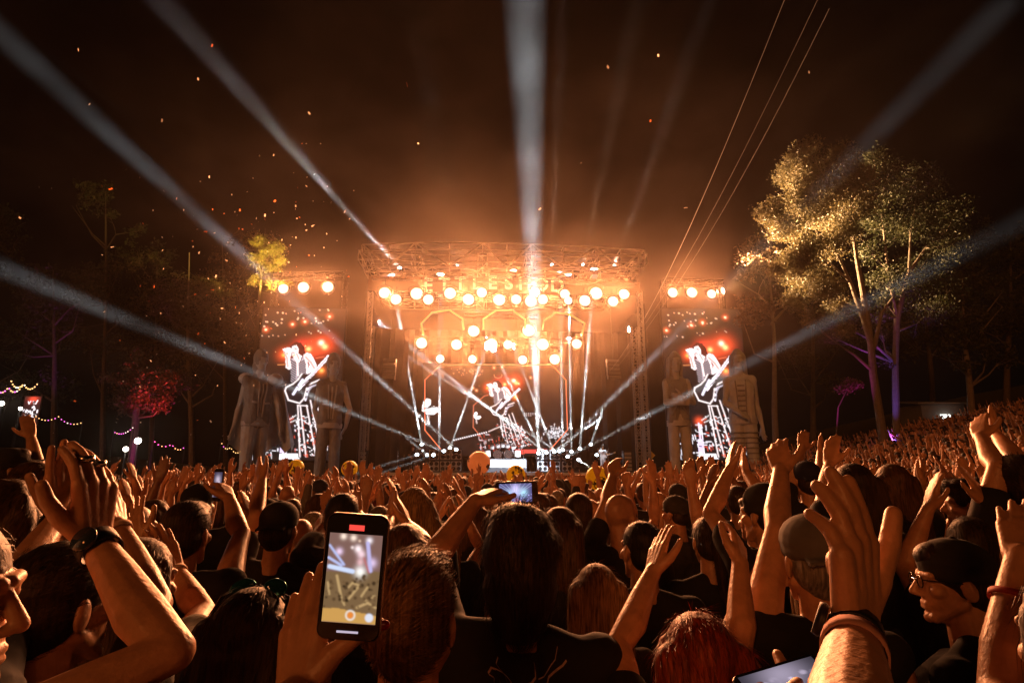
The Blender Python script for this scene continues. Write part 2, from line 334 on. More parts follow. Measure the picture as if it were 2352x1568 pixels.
# ------------------------------------------------------------------ beam lights on the stage floor
COLD = (.66, .84, 1.0)
def beam_proto():
    r = empty('beam_light', (0, 0, 0))
    b = MB(); b.box((0, 0, .06), (.34, .3, .12)); b.tube([(-.2, 0, .1), (-.2, 0, .4)], .03, 5); b.tube([(.2, 0, .1), (.2, 0, .4)], .03, 5); b.build('base', M['blackmetal'], r)
    MB().ball((0, 0, .4), (.16, .16, .18), 12).build('head', M['blackmetal'], r, smooth=True)
    MB().ball((0, -.06, .46), .13, 12).build('lens', M['lens_blue'], r, smooth=True); return r
BPROTO = beam_proto(); bused = [0]
def beam(src, k, tgt, Y, power, ang, label, col=COLD, hang=False, blend=.7):
    p = SP(*src, k); o = BPROTO if bused[0] == 0 else copy_tree(BPROTO); bused[0] += 1
    o.location = p - Vector((0, 0, .46)); tag(o, label, 'beam light', 'beam lights on the stage')
    d = P(*tgt, Y) - p; d.normalize(); l = bpy.data.lights.new('beam', 'AREA'); l.shape = 'DISK'; l.size = .16; l.energy = power*(ang/3)**2; l.color = col; l.spread = R(ang)
    s = bpy.data.objects.new('beam', l); COL.objects.link(s); s.rotation_euler = d.to_track_quat('-Z', 'Y').to_euler(); s.parent = o; s.location = Vector((0, 0, .46)) + d*.16; return o
# (source zoom px, depth, aim px, aim distance, power, cone, label)
BEAMS = [((690, 1405), 3, (420, 460), 25, .7, 2.3, 'cold beam light on left amplifier wall aimed high over the left trees'),
         ((612, 1415), 2, (450, 800), 27, .7, 2.1, 'cold beam light on left amplifier wall aimed low past the left statues'),
         ((1215, 1430), 2, (1213, 250), 27, .9, 5.0, 'brightest cold beam light aimed straight up right of the drums'),
         ((1345, 1415), 3, (1745, 575), 25, .28, 2.2, 'cold beam light on right amplifiers aimed up at the big tree'),
         ((1400, 1450), 3, (1900, 740), 25, .4, 2.0, 'cold beam light on right amplifiers aimed low to the right'),
         ((1265, 1425), 4, (1050, 880), 44.9, 6.5, 2.0, 'cold beam light right of the drums crossing the video wall leftwards'),
         ((1315, 1420), 4, (1235, 940), 45.3, 8.0, 1.7, 'thin beam light on right amplifiers leaning left beside the bright beam'),
         ((1368, 1408), 4, (1290, 880), 45.3, 8.0, 1.7, 'thin beam light on right amplifiers leaning slightly left'),
         ((1425, 1418), 4, (1310, 900), 45.3, 8.0, 1.7, 'thin beam light on right amplifiers pointing almost straight up'),
         ((1478, 1400), 4, (1352, 780), 45.3, 8.0, 1.7, 'thin beam light behind the right guitarist leaning slightly right'),
         ((1548, 1372), 4, (1412, 860), 45.3, 8.0, 1.7, 'thin beam light behind the right guitarist leaning right'),
         ((650, 1395), 5, (1080, 900), 45.3, 8.0, 1.7, 'thin beam light behind the left amplifiers leaning right'),
         ((470, 1372), 5, (940, 860), 45.3, 8.0, 1.7, 'thin beam light behind the left guitarist leaning left'),
         ((1290, 1430), 5, (1420, 930), 45.6, 7.0, 1.7, 'thin beam light low on the right amplifiers leaning far right'),
         ((1240, 1425), 5, (1180, 900), 45.6, 7.0, 1.7, 'thin beam light right of the drums leaning slightly left'),
         ((1350, 1425), 5, (1160, 960), 45.6, 7.0, 1.7, 'thin beam light on right amplifiers leaning far left across the video wall'),
         ((580, 1420), 5, (1010, 860), 45.8, 7.0, 1.7, 'thin beam light left of the drums pointing almost straight up'),
         ((505, 1440), 5, (880, 960), 45.8, 7.0, 1.7, 'thin beam light at the far left of the amplifiers leaning left'),
         ((1585, 1440), 5, (1470, 900), 45.4, 7.0, 1.7, 'thin beam light behind the silver guitarist leaning far right'),
         ((545, 1440), 1, (880, 1085), 37, .35, 2.0, 'cold floor light left of the amplifiers shining down to the stage edge'),
         ((440, 1438), 1, (850, 1078), 37, .35, 2.0, 'cold floor light beside the red haired guitarist shining down to the left'),
         ((1470, 1470), 1, (1368, 1085), 37.5, .5, 2.6, 'cold floor light right of the amplifiers shining at the guitarist feet')]
BP = 14500
for s, k, tg, Y, pw, an, lab in BEAMS: beam(Z2(*s), k, tg, Y, BP*pw, an, lab)
# overhead beams from the roof truss out into the sky
for s, k, tg, Y, pw, an, lab, c in (((330, 250), 3, (640, 300), 27, .95, 3.4, 'roof beam light throwing a wide pale beam up to the left', (.8, .75, .85)),
        ((700, 230), 4, (1020, 420), 30, .07, 2.6, 'roof beam light throwing a faint beam left of centre', (1, .7, .5)),
        ((1500, 230), 4, (1375, 440), 32, .08, 2.2, 'roof beam light throwing a faint beam right of centre', (1, .7, .5)),
        ((1700, 230), 4, (1480, 420), 32, .09, 2.6, 'roof beam light throwing a faint beam near the right end', (1, .75, .6)),
        ((1300, 230), 4, (1275, 440), 32, .07, 1.8, 'roof beam light throwing a faint beam beside the bright beam', (1, .75, .6))):
    beam(Z2(*s), k, tg, Y, BP*pw, an, lab, c)
# ================================================================== organic bodies: round cones merged into one skin
_tmp = {}
class Flesh:
    def __init__(s): s.V, s.F, s.n = [], [], 0
    def _grid(s, V, k, n):
        V = np.asarray(V).reshape(-1, 3); a = s.n; i = np.arange(k-1)[:, None]; j = np.arange(n)[None]; jn = (j+1) % n
        s.F.append(np.stack([a+i*n+j, a+i*n+jn, a+(i+1)*n+jn, a+(i+1)*n+j], -1).reshape(-1, 4)); s.V.append(V); s.n += len(V)
    def cap(s, p0, r0, p1, r1=None, n=12):
        r1 = r0 if r1 is None else r1; p0 = np.array(p0, float); p1 = np.array(p1, float); d = p1-p0; L = np.linalg.norm(d)
        if L < 1e-6: return s.ell(p0, (r0,)*3)
        t = d/L; a = np.cross(t, [0, 0, 1.]) if abs(t[2]) < .9 else np.cross(t, [0, 1., 0]); a /= np.linalg.norm(a); b = np.cross(t, a)
        pr = [(-math.cos(q)*r0, math.sin(q)*r0, 0) for q in (.05, .5, 1.0, 1.5)] + [(math.cos(q)*r1, math.sin(q)*r1, 1) for q in (1.5, 1.0, .5, .05)]
        th = np.arange(n)*2*math.pi/n; ring = np.cos(th)[:, None]*a + np.sin(th)[:, None]*b
        V = [(p0 if e == 0 else p1) + t*h + ring*r for h, r, e in pr]; s._grid(np.array(V), len(pr), n); s._close(len(pr), n); return s
    def _close(s, k, n):
        a = s.n - k*n
        for base, rev in ((a, 1), (s.n-n, 0)):
            c = s.V[-1][(base-a):(base-a)+n].mean(0); s.V[-1] = np.vstack([s.V[-1], c]); ci = s.n; s.n += 1
            j = np.arange(n); jn = (j+1) % n; f = np.stack([np.full(n, ci), base+j, base+jn, np.full(n, ci)], -1)
            s.F.append(f[:, [0, 2, 1, 3]] if rev else f)
    def chain(s, pts, n=12):
        for (p, r), (q, e) in zip(pts[:-1], pts[1:]): s.cap(p, r, q, e, n)
        return s
    def ell(s, c, r, rot=None, n=16):
        k = n//2+1; ph = np.linspace(.02, math.pi-.02, k); th = np.arange(n)*2*math.pi/n
        V = np.stack([np.sin(ph)[:, None]*np.cos(th)*r[0], np.sin(ph)[:, None]*np.sin(th)*r[1], np.cos(ph)[:, None]*np.ones(n)*r[2]], -1).reshape(-1, 3)
        if rot is not None: V = V @ np.array(rot).T
        s._grid(V + np.array(c, float), k, n); s._close(k, n); return s
    def xform(s, Rm, t):
        Rm = np.array(Rm); s.V = [v @ Rm.T + np.array(t) for v in s.V]; return s
    def skin(s, name, mats, voxel=.006, smooth=4, wr=0, wk=1.0, seed=0, dec=None):
        V = np.vstack(s.V); me = bpy.data.meshes.new(name)
        F = [f for Fk in s.F for f in Fk.tolist()]; F = [f[:3] if f[0] == f[3] else f for f in F]
        me.from_pydata(V.tolist(), [], F)
        o = bpy.data.objects.new('shape', me); COL.objects.link(o)
        m = o.modifiers.new('r', 'REMESH'); m.mode = 'VOXEL'; m.voxel_size = voxel; m.use_smooth_shade = True
        if smooth: q = o.modifiers.new('s', 'SMOOTH'); q.factor = .5; q.iterations = smooth
        if dec: q = o.modifiers.new('d', 'DECIMATE'); q.ratio = dec
        bpy.context.view_layer.update(); out = bpy.data.meshes.new_from_object(o.evaluated_get(bpy.context.evaluated_depsgraph_get()))
        bpy.data.objects.remove(o); bpy.data.meshes.remove(me); out.name = name
        if wr:
            n = len(out.vertices); co = np.empty(n*3, np.float32); no = np.empty(n*3, np.float32)
            out.vertices.foreach_get('co', co); out.vertices.foreach_get('normal', no); co = co.reshape(-1, 3); no = no.reshape(-1, 3)
            co = co + no*(wr*folds(co*wk, seed))[:, None]; out.vertices.foreach_set('co', co.ravel().astype(np.float32)); out.update()
        out.materials.clear()
        for q in (mats if isinstance(mats, (list, tuple)) else [mats]): out.materials.append(q)
        out.polygons.foreach_set('use_smooth', np.ones(len(out.polygons), bool)); return out
def folds(p, seed=0):                                  # cloth-like creases as a sum of warped waves
    r = np.random.default_rng(seed); f = np.zeros(len(p))
    for k in range(7):
        d = r.normal(size=3); d /= np.linalg.norm(d); q = r.normal(size=3)*9
        f += np.sin(p @ (d*(18+9*k)) + 1.6*np.sin(p @ q + k) + r.uniform(0, 6))/(1+.35*k)
    return f/3
def rotz(a): c, s = math.cos(a), math.sin(a); return np.array([[c, -s, 0], [s, c, 0], [0, 0, 1.]])
def rotx(a): c, s = math.cos(a), math.sin(a); return np.array([[1., 0, 0], [0, c, -s], [0, s, c]])
def roty(a): c, s = math.cos(a), math.sin(a); return np.array([[c, 0, s], [0, 1., 0], [-s, 0, c]])
def unit(v): v = np.array(v, float); return v/(np.linalg.norm(v)+1e-9)
POSE = {'open': [(.08, .08, .06)]*4, 'relax': [(.25, .35, .2), (.3, .4, .25), (.38, .45, .25), (.45, .45, .25)], 'fist': [(1.45, 1.6, .9)]*4,
        'claw': [(.5, .7, .4)]*4, 'horns': [(.1, .1, .05), (1.4, 1.6, .9), (1.4, 1.6, .9), (.12, .1, .05)], 'bunch': [(.12, .10, .06), (.22, .2, .1), (.34, .3, .15), (.5, .4, .2)], 'point': [(.05, .05, .05)] + [(1.4, 1.6, .9)]*3,
        'grip': [(.55, .75, .45)]*4, 'two': [(.05, .05, .05), (.05, .05, .05), (1.4, 1.6, .9), (1.4, 1.6, .9)]}
def hand(fl, wr, ax, pn, side, s=1.0, pose='open', spread=.09, thumb=None, fat=1.0, n=10):
    """wr wrist, ax towards the fingers, pn the way the palm faces, side +1/-1 which way the thumb leaves"""
    wr = np.array(wr, float); a = unit(ax); pn = np.array(pn, float); pn = unit(pn - a*np.dot(pn, a)); b = np.cross(a, pn)*side
    L = lambda x, y, z: wr + (a*x + b*y + pn*z)*s
    kn = [(.092, .031), (.096, .0105), (.091, -.010), (.080, -.029)]; ln = [.072, .080, .074, .058]; rr = [.0102, .0104, .0100, .0088]
    tips = []
    for i, ((kx, ky), l, r, cu) in enumerate(zip(kn, ln, rr, POSE[pose])):
        r *= fat; fl.cap(L(.0, ky*.55, 0), .0165*s*fat, L(kx, ky, -.002), .0125*s*fat, n)
        ang = ky*spread/.03; d = np.array([math.cos(ang), math.sin(ang), 0]); p = np.array([kx, ky, -.002]); th = 0
        for q, (fr, c) in enumerate(zip((.46, .30, .24), cu)):
            th += c; dd = np.array([d[0]*math.cos(th), d[1]*math.cos(th), math.sin(th)]); p2 = p + dd*l*fr
            fl.cap(L(*p), r*s*(1-.07*q), L(*p2), r*s*(.95-.08*q), n); p = p2
        tips.append(L(*p))
    fl.cap(L(.03, .012, .006), .019*s*fat, L(.07, -.015, .006), .016*s*fat, n)
    T = thumb or ((.045, .052, .012), (.075, .072, .014), (.100, .083, .012))
    fl.cap(L(.012, .018, .004), .019*s*fat, L(*T[0]), .0155*s*fat, n); fl.cap(L(*T[0]), .0145*s*fat, L(*T[1]), .0122*s*fat, n); fl.cap(L(*T[1]), .0122*s*fat, L(*T[2]), .0100*s*fat, n)
    return tips + [L(*T[2])]
def arm(fl, sh, el, wr, s=1.0, fat=1.0, n=12):
    sh, el, wr = (np.array(q, float) for q in (sh, el, wr)); m = lambda a, b, t: a+(b-a)*t; k = s*fat
    u = unit(el-sh); f = unit(wr-el); out = unit(u-f) if np.linalg.norm(u-f) > .1 else np.zeros(3)
    fl.chain([(sh, .058*k), (m(sh, el, .35)-out*.004*k, .052*k), (m(sh, el, .8), .041*k), (el+out*.008*k, .036*k)], n)
    fl.chain([(el+out*.008*k, .036*k), (m(el, wr, .28)-out*.004*k, .044*k), (m(el, wr, .65), .035*k), (m(el, wr, .92), .0275*k), (wr, .026*k)], n)
def head(fl, c, Rm, s=1.0, face=True, n=16):
    T = lambda p: np.array(c) + Rm @ (np.array(p)*s)
    E = lambda p, r: fl.ell(T(p), [q*s for q in r], Rm, n)
    E((0, -.014, .035), (.075, .098, .086)); E((0, .028, -.03), (.060, .066, .086)); E((0, .038, -.084), (.043, .046, .036))
    E((0, .078, -.104), (.019, .017, .016))
    for q in (-1, 1):
        fl.cap(T((q*.058, -.002, -.05)), .018*s, T((q*.022, .068, -.1)), .018*s); E((q*.046, .058, -.018), (.022, .024, .02))
        fl.ell(T((q*.079, -.014, -.008)), (.010*s, .022*s, .034*s), Rm @ rotz(q*.35) @ rotx(-.2), 12)
        if face:
            fl.cap(T((q*.045, .074, .028)), .011*s, T((q*.01, .088, .026)), .011*s, 8); E((q*.032, .073, .010), (.014, .014, .012))
            fl.cap(T((q*.013, .100, -.034)), .008*s, T((q*.008, .106, -.032)), .009*s, 8)
    if face:
        fl.cap(T((0, .088, .018)), .009*s, T((0, .115, -.026)), .0125*s, 8)
        fl.cap(T((-.018, .087, -.060)), .0075*s, T((.018, .087, -.060)), .0075*s, 8); fl.cap(T((-.016, .086, -.073)), .0085*s, T((.016, .086, -.073)), .0085*s, 8)
    return T
def hairmesh(style, c, Rm, s, mt, voxel, seed=1, strands=500, wild=.5, length=.30):
    fl = Flesh(); T = lambda p: np.array(c) + Rm @ (np.array(p)*s); E = lambda p, r: fl.ell(T(p), [q*s for q in r], Rm, 16)
    E((0, -.020, .044), (.084, .104, .090))
    if style in ('short', 'quiff'):
        E((0, -.045, -.01), (.078, .078, .075)); E((0, -.05, -.055), (.05, .05, .04)); E((0, .028, .082), (.066, .072, .048))
        if style == 'quiff': E((.01, .055, .112), (.06, .05, .03)); E((-.02, .0, .12), (.07, .07, .028))
    elif style == 'big':
        E((0, -.025, .03), (.106, .118, .112)); E((0, -.060, -.055), (.094, .082, .105)); E((0, -.05, -.13), (.07, .06, .06)); E((.0, -.02, .09), (.085, .10, .062))
    elif style == 'crop':
        fl = Flesh(); E((0, -.018, .038), (.079, .101, .088)); E((0, -.05, -.02), (.07, .064, .06))
    elif style in ('bob', 'long', 'curly'):
        k = {'bob': .14, 'long': length, 'curly': length}[style]; w = {'bob': 1, 'long': 1.0, 'curly': 1.35}[style]
        E((0, -.03, .0), (.092*w, .090*w, .10)); 
        for x in (-.075, -.04, 0, .04, .075):
            fl.chain([(T((x, -.045-.02*(1-abs(x)*10), .03)), .045*s), (T((x*1.15*w, -.075, -.10)), .042*s*w), (T((x*1.25*w, -.085, -.10-k*.5)), .040*s*w), (T((x*1.1*w, -.08, -.10-k)), .022*s)])
        for q in (-1, 1): fl.chain([(T((q*.07, .0, .05)), .03*s), (T((q*.088*w, -.005, -.06)), .026*s*w), (T((q*.092*w, -.03, -.10-k*.6)), .022*s)])
    elif style in ('pony', 'bun'):
        E((0, -.045, -.01), (.080, .076, .08)); E((0, .02, .07), (.07, .075, .055))
        if style == 'pony': fl.chain([(T((0, -.11, .05)), .026*s), (T((0, -.15, .01)), .034*s), (T((.01, -.14, -.12)), .034*s), (T((.015, -.12, -.26)), .018*s)])
        else: E((0, -.10, .11), (.045, .045, .042))
    wr = {'curly': .010, 'big': .009, 'quiff': .005}.get(style, .0028)
    me = fl.skin('hair', mt, voxel, 3, wr=wr*s, wk=(1.0 if style != 'curly' else 1.6)/s, seed=seed)
    if strands:
        r = np.random.default_rng(seed); n = len(me.vertices); co = np.empty(n*3, np.float32); no = np.empty(n*3, np.float32)
        me.vertices.foreach_get('co', co); me.vertices.foreach_get('normal', no); co = co.reshape(-1, 3); no = no.reshape(-1, 3)
        ix = r.integers(0, n, strands); p = co[ix]; nn = no[ix]; cc = np.array(c) + Rm @ np.array([0, -.02, .05])*s
        back = Rm @ np.array([0, -.6, -.8]); g = back if style not in ('quiff', 'short') else Rm @ np.array([.3, .5, .2])
        up = np.clip((p-cc) @ (Rm @ np.array([0, 0, 1.]))/(.08*s), 0, 1)[:, None]
        tdir = g - nn*np.sum(nn*g, 1)[:, None]; tdir /= np.linalg.norm(tdir, axis=1)[:, None]+1e-6
        le = r.uniform(.02, .055, strands)[:, None]*s*(1+wild*.5)*(.55 if style in ('short', 'crop') else 1)
        d = tdir*.85 + nn*(.06+.16*wild*up) + r.normal(size=(strands, 3))*.16*(.4+wild); d /= np.linalg.norm(d, axis=1)[:, None]
        sd_ = np.cross(d, nn); sd_ /= np.linalg.norm(sd_, axis=1)[:, None]+1e-6; w = r.uniform(.0005, .0012, strands)[:, None]*s
        m1 = p - nn*.003*s; m2 = p + d*le*.55 + nn*.003*s; m3 = p + d*le - nn*.002*s + tdir*.006*s
        V = np.concatenate([m1-sd_*w, m1+sd_*w, m2+sd_*w*.8, m2-sd_*w*.8, m3+sd_*w*.15, m3-sd_*w*.15]); k = strands; i = np.arange(k)
        Q = np.concatenate([np.stack([i, i+k, i+2*k, i+3*k], 1), np.stack([i+3*k, i+2*k, i+4*k, i+5*k], 1)])
        me2 = bigmesh('hair', V, Q, [mt]); bm = bmesh.new(); bm.from_mesh(me); bm.from_mesh(me2); bm.to_mesh(me); bm.free(); bpy.data.meshes.remove(me2)
    return me
def capmesh(c, Rm, s, mt, voxel, back=False, seed=2):
    fl = Flesh(); T = lambda p: np.array(c) + Rm @ (np.array(p)*s)
    fl.ell(T((0, -.016, .062)), [q*s for q in (.090, .110, .080)], Rm @ rotx(.06), 20); fl.ell(T((0, -.018, .035)), [q*s for q in (.088, .108, .045)], Rm, 20)
    fl.ell(T((0, -.018, .143)), [q*s for q in (.009, .009, .006)], Rm, 8)
    y = -1 if back else 1
    for x in np.linspace(-.056, .056, 9): fl.chain([(T((x, y*.070, .030)), .009*s), (T((x*1.15, y*(.168-abs(x)*.7), .022-3*x*x)), .0075*s)], 8)
    return fl.skin('cap', mt, voxel, 2, wr=.0012*s, wk=1/s, seed=seed)
def beanie(c, Rm, s, mt, voxel):
    fl = Flesh(); T = lambda p: np.array(c) + Rm @ (np.array(p)*s)
    fl.ell(T((0, -.02, .066)), [q*s for q in (.088, .108, .088)], Rm, 20); fl.ell(T((0, -.02, .03)), [q*s for q in (.091, .111, .034)], Rm, 20)
    return fl.skin('knit_cap', mt, voxel, 2, wr=.0015*s, wk=1.4/s)
# ------------------------------------------------------------------ person materials
SKIN = [skinmat('skin fair', (.56, .30, .17)), skinmat('skin tan', (.46, .235, .125)), skinmat('skin brown', (.27, .13, .07))]
def hairmat(name, a, b_, rough=.55):
    m = mat(name, a, rough, spec=.3); t = m.node_tree; b = t.nodes['Principled BSDF']; tc = t.nodes.new('ShaderNodeTexCoord'); mp = t.nodes.new('ShaderNodeMapping')
    mp.inputs['Scale'].default_value = (170, 60, 14); nz = t.nodes.new('ShaderNodeTexNoise'); nz.inputs['Scale'].default_value = 1; nz.inputs['Detail'].default_value = 4
    t.links.new(tc.outputs['Object'], mp.inputs[0]); t.links.new(mp.outputs[0], nz.inputs['Vector']); cr = t.nodes.new('ShaderNodeValToRGB')
    cr.color_ramp.elements[0].position = .35; cr.color_ramp.elements[1].position = .68; cr.color_ramp.elements[0].color = (*a, 1); cr.color_ramp.elements[1].color = (*b_, 1)
    t.links.new(nz.outputs['Fac'], cr.inputs[0]); t.links.new(cr.outputs[0], b.inputs['Base Color'])
    bp = t.nodes.new('ShaderNodeBump'); bp.inputs['Strength'].default_value = .7; bp.inputs['Distance'].default_value = .004
    t.links.new(nz.outputs['Fac'], bp.inputs['Height']); t.links.new(bp.outputs['Normal'], b.inputs['Normal']); return m
HAIR = {'black': hairmat('hair black', (.006, .005, .004), (.025, .018, .012)), 'dark': hairmat('hair dark brown', (.012, .007, .004), (.05, .028, .014)),
        'brown': hairmat('hair brown', (.03, .015, .007), (.12, .06, .026)), 'blond': hairmat('hair blond', (.12, .07, .03), (.48, .30, .13)),
        'light': hairmat('hair light brown', (.055, .03, .013), (.26, .145, .06)), 'red': hairmat('hair red', (.10, .015, .004), (.42, .07, .012)), 'grey': hairmat('hair grey', (.12, .11, .10), (.40, .37, .33))}
SHIRT = {'black': mat('black cotton', (.010, .010, .011), .9, noise=.35, scale=25, bump=.15), 'charcoal': mat('charcoal cotton', (.03, .029, .028), .9, noise=.3, scale=25, bump=.15),
         'grey': mat('grey cotton', (.14, .135, .13), .9, noise=.2, scale=25, bump=.15), 'white': mat('white cotton', (.6, .58, .54), .9, noise=.1, scale=25, bump=.15),
         'red': mat('dark red cotton', (.12, .012, .010), .9, noise=.25, scale=25, bump=.15), 'blue': mat('navy cotton', (.012, .018, .05), .9, noise=.25, scale=25, bump=.15),
         'olive': mat('olive cotton', (.07, .06, .03), .9, noise=.3, scale=18, bump=.15)}
JEANS = mat('dark denim', (.02, .024, .035), .9, noise=.3, scale=40, bump=.2)
def person(name, loc, headc, yaw=0, s=1.0, arms=(None, None), hair=('short', 'dark'), hat=None, shirt='black', sleeve='tee', skin=0, vox=.006, seed=0, fat=1.0,
           hyaw=0, hpitch=0, strands=600, label=None, group=None, wild=.5, length=.30, lean=0):
    """loc feet on the ground (world). headc head centre relative to loc. arms: dicts with el, wr (relative to loc), ax, pn, side, pose; None = hanging."""
    h = np.array(headc, float); Rb = rotz(yaw); Rh = rotz(yaw+hyaw) @ rotx(hpitch); body = Flesh(); top = Flesh(); leg = Flesh(); n = 12
    B = lambda x, y, z: np.array([h[0], h[1], 0]) + Rb @ np.array([x*s, y*s - lean*max(0, h[2]-z)*.0, 0]) + np.array([0, 0, z])
    zt = lambda dz: h[2] + dz*s                                  # height measured down from the head centre
    zh = zt(-.70); zk = zh*.52                                   # hips, knees
    up = [a is not None and a['el'][2] > zt(-.25) for a in arms]
    SH = [B(q*.178*fat**.5, -.012, zt(-.245) + (.055*s if up[i] else 0)) for i, q in enumerate((-1, 1))]
    head(body, h, Rh, s); nb = B(0, -.03, zt(-.21))
    body.chain([(h + Rh @ np.array([0, -.022, -.05])*s, .056*s), (nb, .062*s), (B(0, -.03, zt(-.27)), .07*s)])
    def torso(fl, e):
        k = s*fat
        for i, q in enumerate((-1, 1)):
            fl.cap(B(0, -.03, zt(-.235)), .050*s+e, SH[i], .056*k+e, n); fl.cap(B(q*.035, -.035, zt(-.175)), .035*s+e*.6, SH[i] + Rb @ np.array([-q*.03, 0, .01])*s, .045*k+e*.6, n)
            fl.cap(B(q*.085, 0, zt(-.34)), .112*k+e, B(q*.07, .005, zt(-.52)), .102*k+e, n); fl.cap(B(q*.07, .005, zt(-.52)), .102*k+e, B(q*.078, 0, zt(-.68)), .112*k+e, n)
            fl.cap(B(q*.12, -.01, zt(-.30)), .075*k+e, SH[i], .058*k+e, n)
        fl.cap(B(-.06, .01, zt(-.33)), .118*k+e, B(.06, .01, zt(-.33)), .118*k+e, n); fl.cap(B(0, -.035, zt(-.27)), .085*s+e, B(0, -.03, zt(-.5)), .09*k+e, n); fl.cap(B(-.09, -.05, zt(-.33)), .07*k+e, B(.09, -.05, zt(-.33)), .07*k+e, n)
    torso(body, 0)
    if sleeve != 'none': torso(top, .012*s)
    tips = []
    for i, q in enumerate((-1, 1)):
        a = arms[i]
        if a is None: a = dict(el=B(q*.235*fat, -.02, zt(-.54)), wr=B(q*.235*fat, .07, zt(-.78)), ax=Rb @ np.array([0, .3, -1]), pn=Rb @ np.array([-q, 0, 0]), side=-q, pose='relax')
        el, wr = np.array(a['el'], float), np.array(a['wr'], float); fk = a.get('fat', 1.0)
        arm(body, SH[i], el, wr, s, fk); tips.append(hand(body, wr, a['ax'], a['pn'], a['side'], s*a.get('hs', 1.0), a.get('pose', 'open'), a.get('spread', .09), a.get('thumb'), a.get('hfat', 1.0)))
        if sleeve == 'tee':
            e = SH[i] + (el-SH[i])*.52; top.chain([(SH[i], .072*s*fk), (SH[i]+(el-SH[i])*.3, .068*s*fk), (e, .064*s*fk)])
        elif sleeve == 'long': top.chain([(SH[i], .072*s*fk), (el, .052*s*fk), (el+(wr-el)*.35, .054*s*fk), (el+(wr-el)*.9, .040*s*fk)])
    for q in (-1, 1):
        hp, kn, an = B(q*.085, 0, zh-.02*s), B(q*.10, .02, zk), B(q*.105, -.02, .085*s)
        body.chain([(hp, .088*s*fat), (kn, .058*s), (kn+(an-kn)*.35, .056*s), (an, .038*s)]); body.chain([(B(q*.105, -.04, .04*s), .038*s), (B(q*.12, .13, .032*s), .032*s)])
        leg.chain([(B(q*.06, 0, zt(-.60)), .118*s*fat), (hp, .108*s*fat), (kn, .078*s), (an, .062*s)])
    leg.cap(B(-.07, 0, zt(-.66)), .118*s*fat, B(.07, 0, zt(-.66)), .118*s*fat)
    root = put(name, body.skin(name, SKIN[skin], vox, 3), None, loc); tag(root, label, 'person', group)
    if sleeve != 'none': put('shirt', top.skin('shirt', SHIRT[shirt], max(vox, .008), 3, wr=.0055*s, wk=1/s, seed=seed), root)
    put('trousers', leg.skin('trousers', JEANS, max(.016, vox), 2, wr=.004, seed=seed+5), root)
    if hair: put('hair', hairmesh(hair[0], h, Rh, s, HAIR[hair[1]], max(vox, .006), seed+1, strands if not hat else 0, wild, length), root)
    if hat: 
        k, c = hat; put('cap' if k != 'beanie' else 'knit_cap', capmesh(h, Rh, s, SHIRT[c], max(vox, .005), k == 'back', seed) if k != 'beanie' else beanie(h, Rh, s, SHIRT[c], max(vox, .005)), root)
    root['_tips'] = 0; del root['_tips']
    return root, SH, tips
# ================================================================== people in the front rows, one by one
def reach(S, L, u, v, near=False):                     # point of the picture ray at distance L from S
    d = ray(u, v); q = CAM - Vector(S); a = d.dot(d); b = 2*d.dot(q); c = q.dot(q)-L*L; D = b*b-4*a*c
    if D < 0: t = -b/(2*a)
    else: t = (-b - math.sqrt(D))/(2*a) if near else (-b + math.sqrt(D))/(2*a)
    return CAM + d*max(t, .2)
HERO = []
def hero(u, v, Y, label, yaw=0, s=1.0, L=None, Rt=None, hair=('short', 'dark'), hat=None, shirt='black', sleeve='tee', skin=0, vox=None, fat=1.0, hyaw=0, hpitch=0, strands=900, wild=.5, length=.30, name='person', group=None):
    """L / Rt: dict(el=px, wr=px, tip=px, near=(elbow, wrist, tip), pn, pose ...) in picture px"""
    hc = P(u, v, Y); g = gz(hc.x, hc.y); loc = Vector((hc.x, hc.y, g)); h = np.array([0, 0, hc.z-g]); arms = []
    Rb = rotz(yaw)
    for q, A in ((-1, L), (1, Rt)):
        if A is None: arms.append(None); continue
        z = hc.z - g; sh = Vector(np.array([0, 0, 0]) + Rb @ np.array([q*.178*s, -.012*s, 0]) + np.array([0, 0, z-.19*s])) + loc
        nr = A.get('near', (0, 0, 0)); k = A.get('k', 1.0)
        el = reach(sh, .29*s*k, *A['el'], nr[0]); wr = reach(el, .265*s*k, *A['wr'], nr[1]); tp = reach(wr, .176*s, *A['tip'], nr[2])
        d = {x: y for x, y in A.items() if x in ('pose', 'spread', 'thumb', 'hfat', 'fat', 'hs')}
        d.update(el=el-loc, wr=wr-loc, ax=tp-wr, pn=A.get('pn', (-q, 0, 0)), side=q); arms.append(d)
    r, SH, tips = person(name, loc, h, yaw, s, arms, hair, hat, shirt, sleeve, skin, vox or max(.0035, min(.009, .0032*Y)), len(HERO)*7+3, fat, hyaw, hpitch, strands, label, group, wild, length)
    HERO.append((r, loc)); return r, arms, tips, loc
def band(a, b, t, r, w, mt, parent_arm, name, label, cat, extra=None):
    """a strap round a forearm: from point a towards b"""
    a, b = Vector(a), Vector(b); d = (b-a).normalized(); c = a.lerp(b, t); m_ = MB(); n = 20; u = d.orthogonal().normalized(); w_ = d.cross(u); V, F = [], []
    for i, (h, q) in enumerate(((-w/2, 0), (-w/2, .0025), (w/2, .0025), (w/2, 0))):
        for j in range(n): th = 2*math.pi*j/n; V.append(c + d*h + (u*math.cos(th) + w_*math.sin(th))*(r+q))
    for i in range(4):
        for j in range(n): F.append((i*n+j, i*n+(j+1) % n, ((i+1) % 4)*n+(j+1) % n, ((i+1) % 4)*n+j))
    m_.add(V, F); o = m_.build(name, mt, org=c, smooth=True); tag(o, label, cat); return o, c, d, u, w_
M['strap_black'] = mat('black rubber strap', (.012, .012, .013), .5); M['strap_pink'] = mat('printed cloth band', (.55, .30, .26), .9, noise=.4, scale=60)
